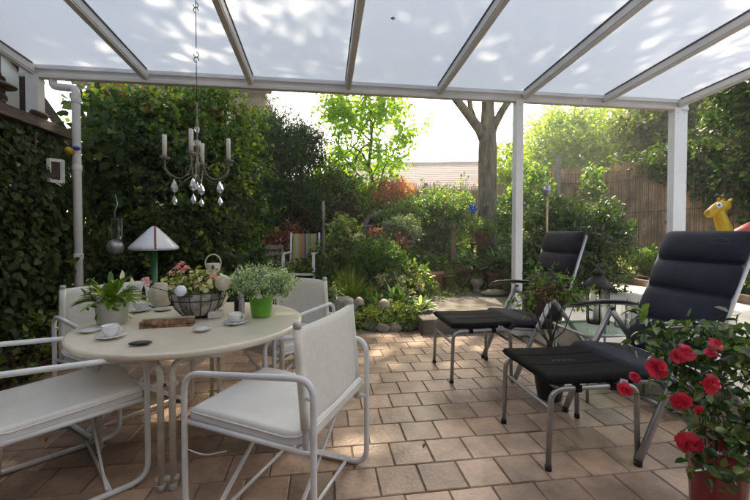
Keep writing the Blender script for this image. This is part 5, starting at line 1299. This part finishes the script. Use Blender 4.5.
# thin shrub in a dark pot between the recliners
c = G(551, 399, 0.0)
t = potted('potted_plant', 'thin twiggy shrub with reddish tips in a dark pot between the recliners', c, .115, .21, M['black_plastic'])
seg = []; rg = random.Random(12)
tips = [(528, 290), (540, 272), (552, 285), (565, 296), (575, 305), (534, 305), (558, 300), (545, 280), (525, 300), (572, 288)]
for k, (px, py) in enumerate(tips):
    e = W(px, py, 2.72 + rg.uniform(-.12, .12)); m_ = (c + Vector((0, 0, .2))).lerp(e, .5) + Vector((rg.uniform(-.03, .03), 0, .06))
    seg.append(([c + Vector((rg.uniform(-.02, .02), 0, .19)), c + Vector((rg.uniform(-.02, .02), 0, .42)), m_, e], [.007, .006, .004, .002]))
limbs('stems', M['bark_thin'], t, seg, 6)
foliage('foliage', LM['shrub'], t, [B(px, py, 2.72, .09, .08, .05) for px, py in tips], 360, .042, 320, .4, cluster=5, shell=.2)
foliage('reddish_tips', LM['purple'], t, [B(548, 293, 2.7, .16, .12, .07)], 200, .036, 321, .4, cluster=4, shell=.1)

# ================================================================== RED MANDEVILLA, right foreground
c = W(722, 545, 1.5); c.z = .0
c = Vector((c.x, c.y, 0))
t = empty('red_mandevilla', c, 'mandevilla with bright red trumpet flowers in a glossy red pot, right foreground', 'potted plant')
MB().lathe([(.075, 0), (.08, .01), (.09, .20), (.10, .32), (.108, .36), (.12, .37), (.124, .39), (.116, .40), (.105, .395), (.10, .36), (.001, .34)], c, 40, wob=.012).build('pot', M['red_glaze'], t)
def Bq(px, py, Z, r, rz=None): p = W(px, py, Z); return (p.x, p.y, p.z, r, r, rz or r)
bl = [Bq(712, 380, 1.5, .13), Bq(735, 350, 1.5, .13), Bq(742, 400, 1.45, .14), Bq(728, 430, 1.42, .11), Bq(690, 365, 1.55, .09, .05), Bq(700, 400, 1.5, .07), Bq(742, 455, 1.38, .1), Bq(715, 350, 1.6, .10, .06), Bq(735, 480, 1.36, .09), Bq(672, 345, 1.65, .07, .05)]
foliage('foliage', LM['mandevilla'], t, bl, 850, .044, 330, .6, shell=.25, cluster=5, curl=.18, spread=1.2)
seg = []
for k, (px, py, Z) in enumerate(((640, 310, 1.75), (655, 340, 1.7), (632, 395, 1.7), (662, 372, 1.65), (690, 350, 1.6), (648, 318, 1.75), (735, 330, 1.5), (700, 330, 1.6), (745, 380, 1.4), (720, 480, 1.36))):
    e = W(px, py, Z); s0 = c + Vector((random.uniform(-.05, .05), random.uniform(-.05, .05), .38)); m_ = s0.lerp(e, .5) + Vector((0, 0, .10))
    seg.append((arc([s0, s0 + Vector((0, 0, .12)), m_, e], .15, 5), .0028))
limbs('vines', M['stem_green'], t, seg, 5)
foliage('tip_leaves', LM['mandevilla'], t, [Bq(645, 318, 1.74, .04), Bq(658, 345, 1.7, .05), Bq(672, 372, 1.66, .06), Bq(700, 335, 1.6, .06), Bq(640, 345, 1.72, .04), Bq(745, 335, 1.5, .06)], 170, .05, 331, .5, cluster=4, shell=.2)
def trumpet(c, d, r, seed, parent):
    rg = random.Random(seed); d = Vector(d).normalized(); a = d.orthogonal().normalized(); b_ = d.cross(a); b = MB(); c = Vector(c)
    # throat tube
    fl = MB(); fl.tube([c - d * r * 1.5, c - d * r * .8, c - d * r * .25], [r * .08, r * .15, r * .28], 10, caps=False)
    for lay, (sc_, tilt, off) in enumerate(((1.0, .0, 0), (.55, .6, .63))):
        for k in range(5):
            an = 2 * PI * k / 5 + off + rg.uniform(-.15, .15); vs = []; ph = rg.uniform(0, 6); tl = tilt + rg.uniform(-.3, .4)
            o_ = a * math.cos(an) + b_ * math.sin(an); sdv = a * -math.sin(an) + b_ * math.cos(an)
            for i in range(7):
                q = i / 6; rr = r * sc_ * (.22 + .85 * q * math.cos(tl)); wd = r * sc_ * (.16 + .44 * math.sin(min(1, q * 1.05) * PI * .6)) * (1 if q < 1 else .6)
                zz = r * sc_ * (-.15 + .8 * q * math.sin(tl) + .2 * math.sin(q * PI * .7) - .22 * q * q * (lay == 0))
                for j in range(-2, 3):
                    ruf = .09 * r * q * math.sin(ph + j * 2.1 + i * 1.3)
                    vs.append(c + o_ * (rr - .05 * r * abs(j) * q) + sdv * (j * .5 * wd + .14 * r * q) + d * (zz + ruf + .035 * r * j * j * (1 - q)))
            fs = [(5 * i + j, 5 * i + j + 1, 5 * i + 6 + j, 5 * i + 5 + j) for i in range(6) for j in range(4)]
            fl.add(vs, fs, smooth=True)
    o = fl.build('flower', LM['red_petal'], parent)
    return o
for k, (px, py, Z, r, d) in enumerate([(659, 369, 1.42, .043, (-.5, -1, .4)), (689, 353, 1.38, .036, (-.2, -1, .6)), (680, 357, 1.4, .030, (-.9, -.7, .4)), (716, 386, 1.24, .038, (-.1, -1, .25)), (685, 404, 1.36, .039, (-.4, -1, -.2)), (627, 391, 1.45, .030, (-.8, -.8, -.2)),
                                         (637, 378, 1.45, .024, (-.3, -.9, .8)), (719, 344, 1.32, .028, (.1, -.9, .7)), (713, 353, 1.32, .022, (-.5, -.6, .8)), (702, 412, 1.3, .020, (-.2, -1, -.4))]):
    trumpet(W(px, py, Z), d, r * .86, k, t)
for k, (px, py) in enumerate(((694, 447),)): trumpet(W(px, py, 1.38), (-.6, -1, -.3), .042, 60 + k, t)

# ================================================================== CHANDELIER
HC = W(198, 175, 2.7)
t = empty('chandelier', (HC.x, HC.y, HC.z - .25), 'pale metal four-arm chandelier with candles and glass drops hung on a long hooked wire', 'chandelier')
def h(x, y, z): return HC + Vector((x, y, z))
ztop = roof_z(HC.y) - .08
zs = [W(198, 100, 2.7).z, W(198, 62, 2.7).z, W(198, 50, 2.7).z, W(198, 8, 2.7).z, ztop]
def hook(z0, z1, nm, n=1): MB().tube([(HC.x, HC.y, z0), (HC.x, HC.y, z1)], .0028, 6).build(nm, M['iron'], t)
hook(zs[0] - .1, zs[1], 'wire'); hook(zs[2], zs[3], 'wire'); hook(zs[3], zs[4] + .08, 'wire')
for z in (zs[1] + .04, zs[3] - .0):
    pts = []
    for k in range(15):
        q = k / 14; an = q * 2 * PI * .78
        pts.append((HC.x + .016 * math.sin(an) * (1 if q < 1 else 1), HC.y, z + .0 + .018 * math.cos(an)))
    MB().tube(pts, .003, 6).build('hook', M['iron'], t)
    pts = [(HC.x - .016 * math.sin(k / 14 * 2 * PI * .78), HC.y, z - .036 - .018 * math.cos(k / 14 * 2 * PI * .78)) for k in range(15)]
    MB().tube(pts, .003, 6).build('hook', M['iron'], t)
MB().bar((HC.x - .05, HC.y, ztop + .08), (HC.x + .05, HC.y, ztop + .08), .02, .01).build('ceiling_plate', M['iron'], t)
# column
MB().lathe([(.003, .46), (.008, .44), (.004, .42), (.010, .40), (.003, .37), (.006, .33), (.012, .30), (.004, .27), (.004, .2), (.012, .16), (.015, .12), (.006, .09), (.006, .04), (.015, .02), (.012, -.01), (.005, -.03), (.001, -.05)], HC + Vector((0, 0, .06)), 16).build('column', M['chand'], t)
MB().blob(h(0, 0, .22), (.026, .026, .03), 12, 0, 1).build('glass_bead', M['crystal'], t)
MB().blob(h(0, 0, .32), (.018, .018, .024), 12, 0, 1).build('glass_bead', M['crystal'], t)
th0 = math.radians(15.5) - YAW
RA = .21
def drop(p, s, parent):
    MB().lathe([(.001, 0), (s * .18, -s * .35), (s * .30, -s * .75), (s * .26, -s * .98), (.001, -s * 1.15)], p, 8, smooth=False).build('glass_drop', M['crystal'], parent)
    MB().tube([p + Vector((0, 0, .018)), p], .0014, 4).build('drop_hook', M['silver'], parent)
for k in range(4):
    an = th0 + k * PI / 2 if k % 2 == 0 else (PI - math.radians(15.5) - YAW if k == 1 else -math.radians(15.5) - YAW)
    an = [math.radians(15.5), PI - math.radians(15.5), PI + math.radians(15.5), -math.radians(15.5)][k] - YAW
    # rectangular plan seen from the patio: spread into a square cross
    an = math.radians(15.5 + 90 * k) - YAW
    d = Vector((math.cos(an), math.sin(an), 0))
    arm = MB().tube(arc([h(0, 0, .20), HC + d * .03 + Vector((0, 0, .10)), HC + d * .06 + Vector((0, 0, .0)), HC + d * .11 + Vector((0, 0, -.035)), HC + d * .165 + Vector((0, 0, -.02)), HC + d * .21 + Vector((0, 0, .035)), HC + d * RA + Vector((0, 0, .10))], .2, 5), .0045, 8).build('arm', M['chand'], t)
    MB().tube([HC + d * (.055 + .022 * math.cos(q)) + Vector((0, 0, .03 + .03 * math.sin(q))) for q in [1.6 * PI * i / 12 for i in range(13)]], .0032, 6).build('scroll', M['chand'], arm)
    MB().tube([HC + d * .02 + Vector((0, 0, .0)), HC + d * .10 + Vector((0, 0, -.055)), HC + d * .17 + Vector((0, 0, -.035)), HC + d * .222 + Vector((0, 0, .05))], .003, 6).build('arm_wire', M['chand'], arm)
    q = HC + d * RA
    MB().lathe([(.008, .095), (.03, .105), (.034, .112), (.03, .116), (.016, .112), (.014, .13), (.012, .13)], q, 16).build('drip_pan', M['chand'], t)
    MB().lathe([(.015, .125), (.015, .265), (.013, .272), (.001, .273)], q, 14).build('candle', M['candle'], t)
    drop(HC + d * .15 + Vector((0, 0, -.035)), .085, t); drop(HC + d * .15 + Vector((0, 0, -.15)), .06, t)
    d2 = Vector((math.cos(an + .78), math.sin(an + .78), 0))
    MB().tube([HC + d * .15 + Vector((0, 0, -.02)), HC + d * .15 + Vector((0, 0, -.15))], .0012, 4).build('drop_chain', M['silver'], t)
MB().tube([h(0, 0, .0), h(0, 0, -.05)], .004, 6).build('finial', M['chand'], t)
drop(h(0, 0, -.05), .05, t)

# ================================================================== LIGHT, SKY, CAMERA
SUN_AZ = math.radians(14)      # from +Y towards +X
SUN_EL = math.radians(50)
w = bpy.data.worlds.new('World'); S.world = w; w.use_nodes = True
nt = w.node_tree; bg = nt.nodes['Background']
sky = nt.nodes.new('ShaderNodeTexSky'); sky.sky_type = 'NISHITA'; sky.sun_disc = False
sky.sun_elevation = SUN_EL; sky.sun_rotation = SUN_AZ; sky.dust_density = 2.5; sky.air_density = 1.2
nt.links.new(sky.outputs[0], bg.inputs[0]); bg.inputs[1].default_value = 0.15
ld = bpy.data.lights.new('Sun', 'SUN'); ld.energy = 2.1; ld.angle = math.radians(1.0); ld.color = (1, .965, .90)
lo = bpy.data.objects.new('Sun', ld); COL.objects.link(lo); lo.location = (2, 8, 12)
sd = Vector((math.sin(SUN_AZ) * math.cos(SUN_EL), math.cos(SUN_AZ) * math.cos(SUN_EL), math.sin(SUN_EL)))
lo.rotation_euler = sd.to_track_quat('Z', 'Y').to_euler()

# warm afternoon haze standing in the garden air
HAZE = 0.007
if HAZE:
    hb = MB().box((0, 28, 9.0), (130, 134, 21)).build('haze', None); hb['kind'] = 'stuff'
    m, nt2, out = new_mat('haze_air'); pv = nt2.nodes.new('ShaderNodeVolumePrincipled'); pv.inputs['Density'].default_value = HAZE
    pv.inputs['Color'].default_value = (.97, .97, .97, 1); pv.inputs['Anisotropy'].default_value = .55
    nt2.links.new(pv.outputs[0], out.inputs['Volume']); hb.data.materials.append(m)
cd = bpy.data.cameras.new('Camera'); cd.lens = 18; cd.sensor_width = 36; cd.clip_end = 500; cd.clip_start = .05
PITCH = math.radians(1.2)
cd.shift_y = -(18 - 375 * math.tan(PITCH)) / 750
co = bpy.data.objects.new('Camera', cd); COL.objects.link(co); co.location = (0, 0, EYE)
co.rotation_euler = (PI / 2 - PITCH, 0, -YAW)
S.camera = co
S.view_settings.view_transform = 'Standard'; S.view_settings.look = 'None'; S.view_settings.gamma = 1
S.view_settings.exposure = 2.3
S.view_settings.use_white_balance = True; S.view_settings.white_balance_temperature = 8000
S.cycles.max_bounces = 8; S.cycles.diffuse_bounces = 5; S.cycles.transmission_bounces = 6; S.cycles.transparent_max_bounces = 8
S.cycles.use_denoising = True
S.cycles.sample_clamp_indirect = 6
